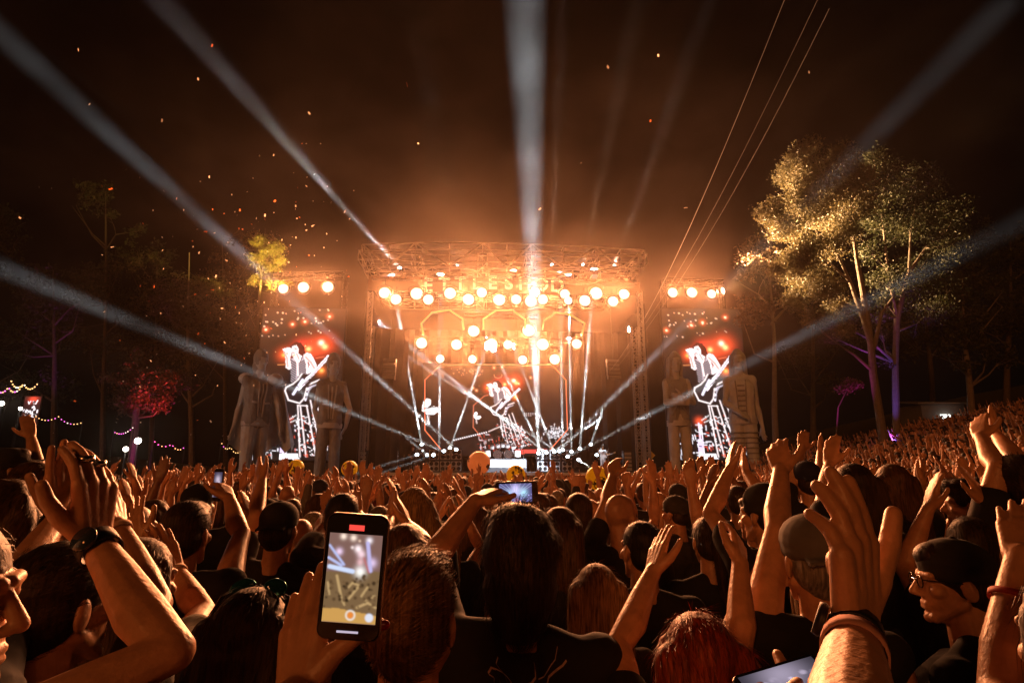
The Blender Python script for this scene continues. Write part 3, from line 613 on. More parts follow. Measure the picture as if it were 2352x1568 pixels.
M['strap_pale'] = mat('pale paper band', (.6, .42, .3), .8, noise=.2, scale=50); M['watch_face'] = mat('watch glass', (.03, .05, .08), .12, coat=.5)
M['bead'] = mat('black bead', (.015, .013, .012), .3); M['silver'] = mat('silver ring', (.7, .68, .65), .25, 1.0); M['nail'] = mat('red nail varnish', (.55, .015, .02), .25, coat=.4)
# clapping man at the left edge (profile), watch, beads, rings
r, A, T_, lo = hero(-160, 1390, .86, 'large man in profile cut by the left edge, clapping with both hands raised', yaw=-1.25, s=1.04, vox=.0032, hair=('crop', 'grey'), fat=1.1, hyaw=-.2,
    L=dict(el=(20, 1345), wr=(138, 1185), tip=(158, 985), pn=(.9, -.3, 0), pose='open', spread=.12, k=1.0, fat=.85), Rt=dict(el=(385, 1495), wr=(212, 1235), tip=(226, 968), near=(0, 0, 0), pn=(-.97, .2, .1), pose='relax', hfat=1.0, hs=.92, fat=.80), strands=500)
w_ = Vector(A[1]['wr'])+lo; e_ = Vector(A[1]['el'])+lo
o, c, d, u_, v_ = band(w_, e_, .10, .0285, .030, M['strap_black'], None, 'wrist_watch', 'dark wrist watch with bluish glass on the large raised arm at left', 'watch')
t = MB(); q = (Vector((.3, -.9, .1)) - d*Vector((.3, -.9, .1)).dot(d)).normalized(); t.lathe((0, 0, 0), [(.017, 0), (.020, .004), (.019, .009)], 20); f = t.build('watch_case', M['watch_face'], o, org=(0, 0, 0), smooth=True); f.location = q*.029; f.rotation_euler = q.to_track_quat('Z', 'Y').to_euler()
w_ = Vector(A[0]['wr'])+lo; e_ = Vector(A[0]['el'])+lo; d = (e_-w_).normalized(); u_ = d.orthogonal().normalized(); v_ = d.cross(u_); t = MB()
for j in range(22): th = 2*math.pi*j/22; t.ball(w_ + d*.03 + (u_*math.cos(th)+v_*math.sin(th))*.029, .0055, 8)
tag(t.build('bead_bracelet', M['bead'], org=w_ + d*.03, smooth=True), 'black bead bracelet on the far wrist of the clapping man at left', 'bracelet')
a_ = Vector(A[1]['ax']).normalized(); b_ = a_.cross(Vector(A[1]['pn'])).normalized(); wv = Vector(A[1]['wr'])+lo
for yy, xx, lb in ((.0115, .125, 'silver ring on the middle finger of the raised watch hand'), (-.0105, .115, 'silver ring on the ring finger of the raised watch hand')):
    pn_ = Vector(A[1]['pn']); pn_ = (pn_ - a_*pn_.dot(a_)).normalized(); t = MB(); c = wv + a_*xx*1.04 + b_*yy + pn_*.008
    t.tube([c - a_*.005, c + a_*.005], .0125, 16); tag(t.build('finger_ring', M['silver'], org=c, smooth=True), lb, 'ring')
# dark-haired person in front of him
r, A, T_, lo = hero(142, 1395, 1.28, 'dark short haired person at lower left seen from behind, one thin arm raised', hair=('short', 'dark'), Rt=dict(el=(352, 1385), wr=(268, 1208), tip=(244, 1090), pn=(-1, .2, 0)), strands=1600, s=1.0, wild=.4, hyaw=-.3)
band(Vector(A[1]['wr'])+lo, Vector(A[1]['el'])+lo, .06, .030, .016, M['strap_pale'], None, 'wristband', 'pale wristband on the thin raised arm at left', 'wristband')
r, A, T_, lo = hero(318, 1345, 1.72, 'woman with rolled sleeves clapping at chest height left of the tall phone', hair=('bob', 'brown'), yaw=-.3, sleeve='tee', shirt='olive', Rt=dict(el=(462, 1405), wr=(402, 1308), tip=(345, 1170), pn=(-.8, .4, 0)), L=dict(el=(255, 1400), wr=(318, 1245), tip=(305, 1145), pn=(.3, .9, 0), spread=.2))
band(Vector(A[1]['wr'])+lo, Vector(A[1]['el'])+lo, .1, .031, .02, M['strap_pale'], None, 'wristband', 'pale wide wristband on the clapping woman in olive', 'wristband')
r, A, T_, lo = hero(430, 1228, 2.35, 'broad bare-armed man raising his right arm high with a small phone at left', hair=('short', 'dark'), skin=1, sleeve='tank', fat=1.1, Rt=dict(el=(552, 1228), wr=(526, 1143), tip=(500, 1092), pn=(-.8, .5, 0), pose='grip'))
pos5 = A[1]; lo5 = lo
hero(642, 1218, 2.9, 'man in black cap and black shirt, left arm straight up, left of the tall phone', hair=('short', 'dark'), hat=('back', 'black'), L=dict(el=(588, 1182), wr=(602, 1100), tip=(588, 1055), pn=(.6, .7, 0)), fat=1.15)
r, A, T_, lo = hero(577, 1478, 1.42, 'dark long haired woman with sunglasses pushed up on her head', hair=('long', 'dark'), s=.95, strands=1800, wild=.3)
hcS = P(577, 1478, 1.42)
M['sung_frame'] = mat('sunglasses frame', (.02, .02, .02), .2, coat=.5); M['sung_lens'] = mat('mirrored turquoise lens', (.05, .35, .40), .12, .8)
t = MB(); t.tube([hcS + Vector(p) for p in ((-.084, -.05, .055), (-.078, .0, .098), (0, .02, .118), (.078, .0, .098), (.084, -.05, .055))], .005, 8); sg = t.build('sunglasses', M['sung_frame'], org=hcS + Vector((0, .01, .118)), smooth=True)
tag(sg, 'sunglasses with turquoise mirror lenses on the dark haired woman', 'sunglasses')
for q in (-1, 1):
    t = MB(); t.ball((0, 0, 0), (.031, .006, .023), 14); l_ = t.build('lens', M['sung_lens'], sg, org=(0, 0, 0), smooth=True); l_.location = (q*.038, .004, -.002); l_.rotation_euler = (R(-35), q*R(14), q*R(-14))
# hand with the tall phone; owner stands low at the lower left, out of frame
rP, A, T_, lo = hero(540, 2150, .52, 'person below the frame holding up the tall phone with red fingernails', s=.93, hair=('long', 'brown'), vox=.0032, strands=200,
    L=dict(el=(540, 1760), wr=(683, 1590), tip=(716, 1318), near=(0, 0, 0), pn=(.25, .95, .1), k=.95, hs=1.08, hfat=1.06, spread=.05, thumb=((.040, .050, .004), (.060, .085, .010), (.068, .118, .012))))
for i, tp in enumerate((T_[0][0], T_[0][4])):
    q = Vector(tp) + lo; t = MB(); t.ball((0, 0, 0), (.0075, .0045, .0105), 10); n_ = t.build('fingernail', M['nail'], rP, org=(0, 0, 0), smooth=True); n_.location = q - lo + Vector(((0, -.005, .008) if i == 0 else (.008, -.005, 0))); n_.rotation_euler = (0, (0 if i == 0 else R(80)), 0)
hero(950, 1425, 1.16, 'man with short light brown hair seen from behind beside the tall phone', hair=('short', 'light'), strands=4500, wild=.45, s=.96, hyaw=-.15)
# central man with the landscape phone
r, A, T_, lo = hero(1196, 1288, 1.62, 'dark bushy haired man at centre in printed black shirt holding a landscape phone', hair=('big', 'dark'), strands=3000, wild=.35, fat=1.12, s=1.03, L=dict(el=(978, 1302), wr=(1092, 1150), tip=(1168, 1112), near=(0, 0, 0), pn=(.5, .6, -.5), pose='grip'), hyaw=-.05)
CM = (lo, A[0]); CMroot = r
hero(1370, 1372, 2.1, 'woman with long straight light brown hair right of the central man', hair=('long', 'blond'), strands=2200, wild=.2, length=.42, shirt='charcoal', s=.86)
hero(1472, 1265, 2.55, 'short dark haired man in black tank top, hand curled at chest right of centre', hair=('crop', 'black'), sleeve='tank', fat=1.12, s=1.0, Rt=dict(el=(1590, 1480), wr=(1535, 1485), tip=(1490, 1450), pn=(-.3, .5, -1), pose='fist'), hyaw=.3)
hero(1607, 1535, 1.42, 'red haired woman at the bottom raising both bare arms', hair=('bob', 'red'), strands=2600, wild=.4, s=.93, L=dict(el=(1426, 1482), wr=(1500, 1312), tip=(1526, 1205), pn=(.8, .5, 0), k=1.05), Rt=dict(el=(1700, 1500), wr=(1700, 1292), tip=(1690, 1200), pn=(-.5, .8, 0), k=1.05, pose='relax'))
hero(1628, 1245, 2.95, 'woman with long dark ponytail and bare shoulders right of centre', hair=('pony', 'dark'), sleeve='tank', s=.95)
hero(1752, 1185, 2.75, 'man in knit cap clapping with raised arms right of the ponytail woman', yaw=.5, hair=('crop', 'dark'), hat=('beanie', 'charcoal'), L=dict(el=(1634, 1178), wr=(1676, 1078), tip=(1680, 1018), pn=(1, .2, 0)), Rt=dict(el=(1765, 1160), wr=(1714, 1085), tip=(1700, 1030), pn=(-1, 0, 0), spread=.2))
hero(1866, 1292, 1.78, 'person in grey mesh cap with one long bare arm stretched straight up', hair=('short', 'grey'), hat=('back', 'grey'), sleeve='tank', s=1.0, L=dict(el=(1783, 1222), wr=(1794, 1078), tip=(1776, 992), pn=(.5, .85, 0), pose='relax', k=1.1))
# big waving hand with watch at right, owner out of frame
r, A, T_, lo = hero(2700, 2300, .40, 'person below the frame waving the largest hand at right with black watch', s=.97, vox=.003, strands=100, hair=('short', 'dark'), skin=0,
    L=dict(el=(1950, 1720), wr=(1965, 1440), tip=(1950, 1066), near=(0, 0, 0), pn=(-.55, .83, 0), pose='bunch', hs=1.16, hfat=1.06, k=1.1, spread=-.15, thumb=((.048, .056, .000), (.088, .082, -.004), (.124, .096, -.004))))
w_ = Vector(A[0]['wr'])+lo; e_ = Vector(A[0]['el'])+lo
o, c, d, u_, v_ = band(w_, e_, .09, .0300, .028, M['strap_black'], None, 'wrist_watch', 'black wrist watch below the largest waving hand at right', 'watch')
t = MB(); q = (Vector((-.75, -.6, 0)) - d*Vector((-.75, -.6, 0)).dot(d)).normalized(); t.lathe((0, 0, 0), [(.019, 0), (.022, .004), (.020, .011)], 20); f = t.build('watch_case', M['strap_black'], o, org=(0, 0, 0), smooth=True); f.location = q*.034; f.rotation_euler = q.to_track_quat('Z', 'Y').to_euler()
band(w_, e_, .25, .0335, .026, M['strap_pink'], None, 'wristband', 'pink printed cloth band under the black watch at right', 'wristband')
r, A, T_, lo = hero(2188, 1340, 1.8, 'man in dark cap and glasses facing left at lower right', yaw=.75, hyaw=.55, hair=('short', 'dark'), hat=('back', 'charcoal'), s=.92, vox=.004)
hcG = P(2188, 1340, 1.8); Rg = rotz(1.30)
t = MB(); G = lambda p: hcG + Vector(Rg @ (np.array(p)*.92))
for q in (-1, 1): t.tube([G((q*.078, -.01, .012)), G((q*.066, .085, .016)), G((q*.052, .098, .016))], .0022, 6); t.tube([G((q*.033+.024*math.cos(x), .102, .008+.018*math.sin(x))) for x in np.linspace(0, 6.283, 13)], .002, 6)
t.tube([G((-.01, .108, .012)), G((.01, .108, .012))], .002, 6); tag(t.build('glasses', M['sung_frame'], org=hcG), 'dark framed glasses on the capped man facing left', 'glasses')
hero(2222, 1162, 3.1, 'man with swept back dark hair in profile behind the capped man', yaw=.5, hyaw=.5, hair=('quiff', 'dark'), s=.97, strands=1500)
hero(2340, 1118, 2.4, 'person in black sleeves with both arms raised high at right edge', hair=('short', 'dark'), sleeve='tee', L=dict(el=(2290, 1075), wr=(2252, 1003), tip=(2246, 950), pn=(.8, .5, 0)), Rt=dict(el=(2335, 1060), wr=(2290, 1000), tip=(2278, 945), pn=(-.8, .5, 0), spread=.2))
r, A, T_, lo = hero(2520, 1500, .95, 'person cut by the right edge with a raised forearm and red band', s=1.0, hair=('long', 'dark'), L=dict(el=(2300, 1590), wr=(2345, 1275), tip=(2340, 1140), pn=(.6, .7, 0), k=1.05), vox=.0045)
band(Vector(A[0]['wr'])+lo, Vector(A[0]['el'])+lo, .35, .040, .012, mat('red band', (.35, .04, .03), .7), None, 'wristband', 'thin red band on the forearm at the right edge', 'wristband')
hero(954, 1172, 3.35, 'woman with long curly blond hair left of the central man', hair=('curly', 'blond'), strands=1500, length=.30, wild=.9, s=.97)
hero(1214, 1182, 3.75, 'bald man directly behind the landscape phone', hair=None, skin=0)
hero(1428, 1188, 3.1, 'bald man looking right with his left arm straight up near the big yellow ball', hair=None, hyaw=-.7, L=dict(el=(1392, 1160), wr=(1408, 1092), tip=(1412, 1040), pn=(.4, .8, 0), pose='relax'), skin=0)
hero(926, 1278, 2.35, 'brown haired woman clapping overhead above the cropped blond man', hair=('bob', 'brown'), s=.96, Rt=dict(el=(976, 1250), wr=(938, 1205), tip=(912, 1135), pn=(-1, .3, 0)), L=dict(el=(880, 1240), wr=(895, 1190), tip=(900, 1125), pn=(1, .3, 0)))
hero(786, 1192, 3.0, 'person behind the tall phone lifting both open palms', hair=('short', 'black'), L=dict(el=(738, 1215), wr=(752, 1175), tip=(746, 1120), pn=(.1, 1, 0), spread=.2), Rt=dict(el=(845, 1215), wr=(822, 1178), tip=(812, 1120), pn=(-.1, 1, 0), spread=.2), s=.98)
hero(80, 1120, 2.9, 'brown haired woman in profile facing right near the left edge', yaw=-.7, hyaw=-.6, hair=('bob', 'brown'), s=.98)
hero(32, 1080, 3.6, 'man in dark cap looking up at the left edge', yaw=-.6, hyaw=-.3, hpitch=.3, hair=('short', 'dark'), hat=('cap', 'charcoal'), Rt=dict(el=(85, 1070), wr=(70, 1000), tip=(60, 950), pn=(-.5, .8, 0)))
hero(24, 1170, 2.5, 'person with curly brown hair low at the left edge', hair=('curly', 'brown'), length=.12, s=.96, strands=900)
hero(1852, 1106, 4.0, 'person in blue cap raising both arms right of the knit cap man', hair=('short', 'dark'), hat=('back', 'blue'), L=dict(el=(1822, 1080), wr=(1843, 1030), tip=(1846, 985), pn=(.3, .9, 0)), Rt=dict(el=(1886, 1090), wr=(1884, 1040), tip=(1888, 1000), pn=(-.9, .3, 0)))
hero(1960, 1130, 2.75, 'dark hooded person behind the largest waving hand', hair=('long', 'dark'), L=dict(el=(1895, 1130), wr=(1905, 1065), tip=(1914, 995), pn=(.7, .6, 0)), s=1.0)
hero(2050, 1120, 3.2, 'person with long light hair right of the largest waving hand', hair=('long', 'brown'), s=.97, Rt=dict(el=(2140, 1180), wr=(2118, 1105), tip=(2118, 1055), pn=(-.7, .6, 0)))
hero(2040, 1225, 3.0, 'person with loose dark hair between the waving hand and the capped man', hair=('bob', 'black'), s=.93, strands=1500)
hero(1290, 1232, 2.6, 'woman with shoulder length brown hair right behind the central man', hair=('bob', 'brown'), s=.96, hyaw=-.4)
# ------------------------------------------------------------------ phones
def canvas(w, h, bg=(0, 0, 0)): return np.zeros((h, w, 3)) + np.array(bg)
class Paint:                                           # a picture on a lit screen, drawn on a grid of points
    def __init__(s, w, h, x0, y0, x1, y1, bg=(0, 0, 0)):
        s.a = canvas(w, h, bg); s.w, s.h = w, h; s.X, s.Y = np.meshgrid(np.linspace(x0, x1, w), np.linspace(y0, y1, h)); s.px = abs(x1-x0)/w
    def put(s, m, c): s.a = s.a*(1-m[..., None]) + np.array(c)*m[..., None]; return s
    def poly(s, pts, c):
        ins = np.zeros(s.X.shape, bool); p = list(pts)
        for (x0, y0), (x1, y1) in zip(p, p[1:] + p[:1]):
            if y0 == y1: continue
            k = ((y0 > s.Y) != (y1 > s.Y)) & (s.X < (x1-x0)*(s.Y-y0)/(y1-y0)+x0); ins ^= k
        return s.put(ins.astype(float), c)
    def line(s, pts, wd, c):
        for (x0, y0), (x1, y1) in zip(pts[:-1], pts[1:]):
            dx, dy = x1-x0, y1-y0; t = np.clip(((s.X-x0)*dx + (s.Y-y0)*dy)/(dx*dx+dy*dy+1e-9), 0, 1)
            s.put(np.clip((wd/2 + s.px*.5 - np.hypot(s.X-x0-t*dx, s.Y-y0-t*dy))/s.px, 0, 1), c)
        return s
    def dot(s, x, y, r, c): return s.put(np.clip((r + s.px*.5 - np.hypot(s.X-x, s.Y-y))/s.px, 0, 1), c)
    def glow(s, x, y, r, c): g = np.exp(-((s.X-x)**2 + (s.Y-y)**2)/(r*r)); s.a = s.a + g[..., None]*np.array(c); return s
    def mesh(s, name, mt, o, ux, uy, wd, ht):            # o = top left corner, ux right, uy down (unit vectors)
        o, ux, uy = (np.array(q, float) for q in (o, ux, uy)); I, J = np.meshgrid(np.linspace(0, wd, s.w), np.linspace(0, ht, s.h))
        V = o + I[..., None]*ux + J[..., None]*uy; n = s.w; j, i = np.meshgrid(np.arange(s.h-1), np.arange(s.w-1), indexing='ij')
        Q = np.stack([j*n+i, (j+1)*n+i, (j+1)*n+i+1, j*n+i+1], -1).reshape(-1, 4); return bigmesh(name, V.reshape(-1, 3), Q, [mt], col=np.clip(s.a, 0, 30).reshape(-1, 3))
M['screen'] = emat_col('phone screen light', 1.0); M['phone'] = mat('black phone body', (.012, .012, .014), .25, coat=.3); M['phone_edge'] = mat('phone metal edge', (.30, .22, .17), .3, .8)
def rbox(mb, c, ux, uy, n, w, h, t, r=.012, m=0):
    pts = []
    for sx, sy, a0 in ((1, 1, 0), (-1, 1, 90), (-1, -1, 180), (1, -1, 270)):
        for k in range(5): th = R(a0 + k*22.5); pts.append((sx*(w/2-r) + r*math.cos(th), sy*(h/2-r) + r*math.sin(th)))
    k = len(pts); c, ux, uy, n = Vector(c), Vector(ux), Vector(uy), Vector(n); V = []
    for z, sh in ((-t/2, .0012), (-t/2+.0015, 0), (t/2-.0015, 0), (t/2, .0012)):
        V += [c + ux*x*(1-sh/w*2) + uy*y*(1-sh/h*2) + n*z for x, y in pts]
    F = [(a*k+i, a*k+(i+1) % k, (a+1)*k+(i+1) % k, (a+1)*k+i) for a in range(3) for i in range(k)] + [tuple(reversed(range(k))), tuple(3*k+i for i in range(k))]
    mb.add(V, F, m)
def phone(c, ux, n, w, h, pic, label, group=None, strength=1.0, sx=(.06, .94), sy=(.10, .88)):
    """n = way the screen faces; ux = right edge direction; pic Paint or None"""
    c, ux, n = Vector(c), Vector(ux).normalized(), Vector(n).normalized(); n = (n - ux*n.dot(ux)).normalized(); uy = n.cross(ux)   # up
    t = MB(); rbox(t, c, ux, uy, n, w, h, .008); o = t.build('phone', M['phone'], org=c); tag(o, label, 'phone', group)
    e = MB(); rbox(e, c - n*.0006, ux, uy, n, w+.0022, h+.0022, .0062, .013); e.build('metal_edge', M['phone_edge'], o)
    tl = c - ux*(w*(.5-sx[0])) + uy*(h*(.5-sy[0])) + n*.0046
    me = pic.mesh('screen', M['screen'], tl-c, ux, -uy, w*(sx[1]-sx[0]), h*(sy[1]-sy[0])); put('screen', me, o); return o, uy
# tall phone, recording the stage
p = Paint(72, 130, 160, 335, 790, 1340, (.22, .12, .10)); r_ = np.random.default_rng(3)
p.poly([(160, 780), (800, 740), (800, 1340), (160, 1340)], (.20, .12, .055))
for x, y, rr, c in ((325, 370, 26, (1, .85, .7)), (445, 380, 26, (1, .85, .7)), (635, 400, 26, (.9, .9, 1)), (520, 410, 10, (.8, .6, .45)), (440, 490, 12, (.9, .8, .8)), (290, 545, 30, (.75, .6, .9)), (510, 500, 30, (1, .9, .95)), (555, 560, 34, (.8, .6, .7)), (550, 650, 30, (.6, .35, .4)), (560, 760, 46, (.95, 1, 1)), (690, 650, 40, (.6, .5, .8))): p.glow(x, y, rr*1.3, c)
for a, b, wd, c in (((170, 480), (360, 690), 26, (.5, .55, .9)), ((170, 620), (330, 700), 30, (.5, .55, .9)), ((620, 430), (680, 740), 44, (.55, .5, .85)), ((190, 720), (470, 760), 50, (.65, .75, 1)), ((590, 600), (660, 760), 20, (.5, .15, .15))): p.line([a, b], wd, c)
for a, b, wd in (((290, 820), (370, 1080), 30), ((370, 1080), (410, 1140), 20), ((410, 1130), (560, 920), 26), ((440, 940), (480, 890), 22), ((480, 890), (560, 910), 22), ((600, 1030), (660, 930), 24), ((650, 1070), (750, 1020), 30), ((560, 1160), (680, 1100), 28), ((680, 1100), (780, 1150), 24), ((190, 900), (220, 1030), 24)): p.line([a, b], wd, (.55, .36, .16))
for k in range(60): x, y = r_.uniform(170, 780), r_.uniform(800, 1180); p.dot(x, y, r_.uniform(6, 26), np.array([.08, .045, .02])*r_.uniform(.3, 2.2))
p.poly([(160, 1190), (330, 1180), (800, 1240), (800, 1340), (160, 1340)], (.62, .34, .09)); p.dot(490, 1250, 58, (.95, .9, .85)); p.dot(490, 1250, 44, (.62, .36, .14)); p.dot(490, 1250, 34, (.85, .25, .04)); p.dot(712, 1265, 48, (.75, .78, .9))
for k in range(2): p.a[1:-1, 1:-1] = (p.a[1:-1, 1:-1]*2 + p.a[:-2, 1:-1] + p.a[2:, 1:-1] + p.a[1:-1, :-2] + p.a[1:-1, 2:])/6   # a phone picture is a little soft
phc = P(812, 1322, .80); ph, uyP = phone(phc, Vector((1, 0, -.065)), Vector((-.05, -1, -.10)), .0815, .158, p, 'tall phone filming the stage, held up by the hand with red nails', sx=(.07, .93), sy=(.155, .865))
nP = Vector((-.05, -1, -.10)).normalized(); uxP = Vector((1, 0, -.065)).normalized()
M['rec'] = mat('red recording mark', (.2, .02, .02), .4, emit=(1, .08, .06), es=1.0); M['bar'] = mat('white bar light', (.5, .5, .5), .4, emit=(.7, .65, .85), es=.7)
t = MB(); t.box(phc + uyP*.0625 + nP*.0048, (.020, .0008, .007), axes=(uxP, nP, uyP)); t.build('recording_mark', M['rec'], ph)
t = MB(); t.box(phc - uyP*.0685 + nP*.0048, (.028, .0008, .0025), axes=(uxP, nP, uyP)); t.build('home_bar', M['bar'], ph)
# landscape phone of the central man
p = Paint(84, 46, 0, 0, 84, 46, (.10, .09, .24)); 
for x, y, rr, c in ((42, 20, 12, (.6, .55, .8)), (25, 24, 9, (.3, .6, .8)), (62, 22, 10, (.4, .8, .9)), (42, 8, 10, (.35, .3, .5)), (44, 41, 4, (.9, .2, .2))): p.glow(x, y, rr, c)
for k in range(120): p.dot(r_.uniform(0, 84), r_.uniform(26, 46), r_.uniform(.5, 1.6), np.array([.3, .28, .6])*r_.uniform(.2, 2))
for a in range(-4, 5): p.line([(42+a*3, 22), (42+a*14, -2)], 1.2, (.45, .5, .75))
lo, A0 = CM; tipc = Vector(A0['wr']) + lo + Vector(A0['ax']).normalized()*.11; pc = P(1186, 1131, tipc.y+.02)
phone(pc, Vector((1, .05, .03)), Vector((0, -1, -.05)), .152, .076, p, 'landscape phone with bluish stage picture held by the central man', sx=(.10, .86), sy=(.08, .92))
def smallpic(c1, c2, w=24, h=44):
    q = Paint(w, h, 0, 0, w, h, c1)
    for k in range(40): q.dot(r_.uniform(0, w), r_.uniform(h*.4, h), r_.uniform(.6, 2.5), np.array(c2)*r_.uniform(.1, 1.3))
    q.glow(w*.5, h*.3, w*.3, c2); return q
c5 = Vector(pos5['wr']) + lo5 + Vector(pos5['ax']).normalized()*.10
phone(c5 + Vector((-.035, .03, 0)), Vector((.8, -.5, 0)), Vector((-.5, -.8, 0)), .074, .15, smallpic((.05, .04, .08), (.6, .5, .6)), 'upright phone in the fist of the broad bare-armed man')
hero(1800, 1980, .66, 'person below the frame holding a shiny phone at the bottom right', s=.98, hair=('short', 'dark'), strands=100, vox=.004, L=dict(el=(1640, 1700), wr=(1690, 1640), tip=(1738, 1568), pn=(.6, .3, -.6), pose='grip'), Rt=dict(el=(1950, 1720), wr=(1900, 1640), tip=(1868, 1530), pn=(-.5, .4, -.6), pose='claw'))
phone(P(1806, 1566, 1.0), Vector((1, .1, .22)), Vector((0, -.35, .93)), .15, .074, smallpic((.03, .025, .035), (.35, .3, .4), 44, 24), 'shiny tilted phone at the bottom edge right of the red haired woman')
# front print on the back of the central man's shirt: pale worn drawing, follows the cloth
def shirt_print(root, zc, w, h, seed, name='shirt_print'):
    sh = [c for c in root.children if c.name.startswith('shirt')][0]; me = sh.data; r = np.random.default_rng(seed)
    bv = __import__('mathutils').bvhtree.BVHTree.FromPolygons([v.co[:] for v in me.vertices], [p.vertices[:] for p in me.polygons]); t = MB()
    for k in range(80):
        x, z = r.normal(0, w*.3), zc + r.normal(0, h*.3); a = r.uniform(0, 6.28); pts = []
        for j in range(7):
            hit = bv.ray_cast(Vector((x, -1.2, z)), Vector((0, 1, 0)))
            if hit[0] is None: break
            pts.append(hit[0] + hit[1]*.0012); a += r.normal(0, .7); x += math.cos(a)*.014; z += math.sin(a)*.014
        if len(pts) > 2:
            V = []; wd = r.uniform(.001, .0035)
            for i, p_ in enumerate(pts): V += [p_ + Vector((0, 0, wd)), p_ - Vector((0, 0, wd)) + Vector((wd, 0, 0))]
            t.add(V, [(2*i, 2*i+1, 2*i+3, 2*i+2) for i in range(len(pts)-1)])
    t.build(name, M['print'], sh, org=(0, 0, 0))
M['print'] = mat('worn pale print', (.55, .42, .35), .9, noise=.6, scale=90)
shirt_print(CMroot, 1.30, .30, .26, 4)
# ================================================================== the crowd behind the front rows
def arms_for(kind, r):
    """arm pose in the person's own frame (1.75 m tall, head centre z 1.62)"""
    def one(q, up, inn, fw, bend, pose, tilt=0, pn=None, spread=.09):
        el = np.array([q*(.30-.10*up*inn), .10+fw*.12, 1.36+.22*up]); d = unit([-q*inn*.55+q*(.25-inn*.25), .30*fw+.05, 1.0*bend])
        wr = el + d*.265; return dict(el=el, wr=wr, ax=unit(d*.8 + np.array([-q*.1*inn + tilt, .05, .5])), pn=pn or (-q*.9, .4, 0), side=q, pose=pose, spread=spread)
    j = lambda a: r.uniform(-a, a)
    if kind == 'clap': return [one(q, .75+j(.2), .95, .6+j(.2), 1, 'open') for q in (-1, 1)]
    if kind == 'wide': return [one(q, .9+j(.1), .1, .3+j(.2), 1, 'open', tilt=q*.15, pn=(-q*.2, 1, 0), spread=.16) for q in (-1, 1)]
    if kind == 'oneL': return [one(-1, 1.0, .2, .3, 1, 'relax', pn=(.3, 1, 0), spread=.14), None]
    if kind == 'oneR': return [None, one(1, 1.0, .25, .3, 1, 'open', pn=(-.4, 1, 0), spread=.14)]
    if kind == 'horns': return [None, one(1, .9, .2, .4, 1, 'horns', pn=(0, 1, 0))]
    if kind == 'fist': return [one(-1, .95, .3, .5, 1, 'fist'), None]
    if kind == 'low': return [one(q, .1, .9, 1.2, .55, 'open') for q in (-1, 1)]
    if kind == 'two': return [one(-1, 1.0, .3, .4, 1, 'point', pn=(.4, 1, 0)), one(1, .7, .4, .6, .9, 'relax', pn=(-.5, 1, 0))]
    return [None, None]
SAY = {'clap': 'clapping overhead', 'wide': 'arms spread high', 'oneL': 'left arm up', 'oneR': 'right arm up', 'horns': 'making horns', 'fist': 'left fist raised', 'low': 'clapping low', 'two': 'both arms up', 'none': 'arms down'}
KINDS = [('clap', ('short', 'dark'), None, 0, 'tee'), ('wide', ('short', 'brown'), None, .1, 'tee'), ('none', ('short', 'dark'), None, 0, 'tee'), ('oneR', ('long', 'brown'), None, -.2, 'tank'),
         ('clap', ('bob', 'dark'), None, .2, 'tee'), ('low', ('short', 'dark'), ('back', 'black'), 0, 'tee'), ('horns', ('crop', 'dark'), None, .1, 'tee'), ('clap', ('long', 'blond'), None, -.15, 'tank'),
         ('oneL', ('short', 'black'), ('cap', 'charcoal'), .25, 'tee'), ('none', ('long', 'dark'), None, .1, 'tee'), ('wide', ('crop', 'brown'), None, -.1, 'tank'), ('fist', ('bob', 'brown'), None, 0, 'long'),
         ('clap', ('crop', 'grey'), None, 0, 'tee'), ('two', ('pony', 'brown'), None, .1, 'tank'), ('none', None, None, 0, 'tee'), ('oneR', ('curly', 'dark'), None, .2, 'tee'), ('wide', ('short', 'dark'), ('back', 'blue'), 0, 'tee'), ('clap', ('short', 'brown'), ('beanie', 'charcoal'), .15, 'long'), ('oneL', ('quiff', 'dark'), None, .3, 'tee'), ('clap', ('short', 'dark'), None, -.35, 'tank'), ('two', ('curly', 'brown'), None, -.1, 'tee'), ('fist', ('crop', 'dark'), ('back', 'charcoal'), .1, 'tee'), ('wide', ('long', 'dark'), None, .3, 'tank'), ('clap', ('pony', 'dark'), None, -.25, 'tee'), ('horns', ('quiff', 'brown'), None, -.3, 'long'), ('low', ('bob', 'blond'), None, .2, 'tank')]
VAR = []
for i, (kd, hr, ht, yw, sl) in enumerate(KINDS):
    rr = np.random.default_rng(50+i); o, SH, tp = person('person', (0, 0, 0), (0, 0, 1.62), yw, 1.0, arms_for(kd, rr), hr, ht, 'black', sl, 0, .0095, 300+i, fat=rr.uniform(.95, 1.18), strands=160, wild=.3, hyaw=-yw*.6, hpitch=rr.uniform(-.1, .15))
    VAR.append(o)
HNAME = {None: 'bald', 'short': 'short', 'crop': 'cropped', 'long': 'long', 'bob': 'shoulder-length', 'curly': 'curly', 'quiff': 'swept', 'pony': 'ponytailed', 'black': 'black', 'dark': 'dark', 'brown': 'brown', 'blond': 'blond', 'grey': 'grey'}
def column(u):
    for a, b, t in ((-500, 330, 'at far left'), (330, 560, 'below red-lit tree'), (560, 840, 'below the left screen'), (840, 1000, 'below the left tower'), (1000, 1160, 'below the drums'), (1160, 1330, 'below the amplifiers'), (1330, 1500, 'below the right tower'), (1500, 1730, 'below the right screen'), (1730, 1960, 'left of big tree'), (1960, 2150, 'below big tree'), (2150, 4000, 'at far right')):
        if a <= u < b: return t
def rowname(y): return 'front rows' if y < 4.4 else ('middle rows' if y < 8 else 'back rows')
cand = []; rr = np.random.default_rng(11); used_xy = [(l.x, l.y) for _, l in HERO]
y = 2.2
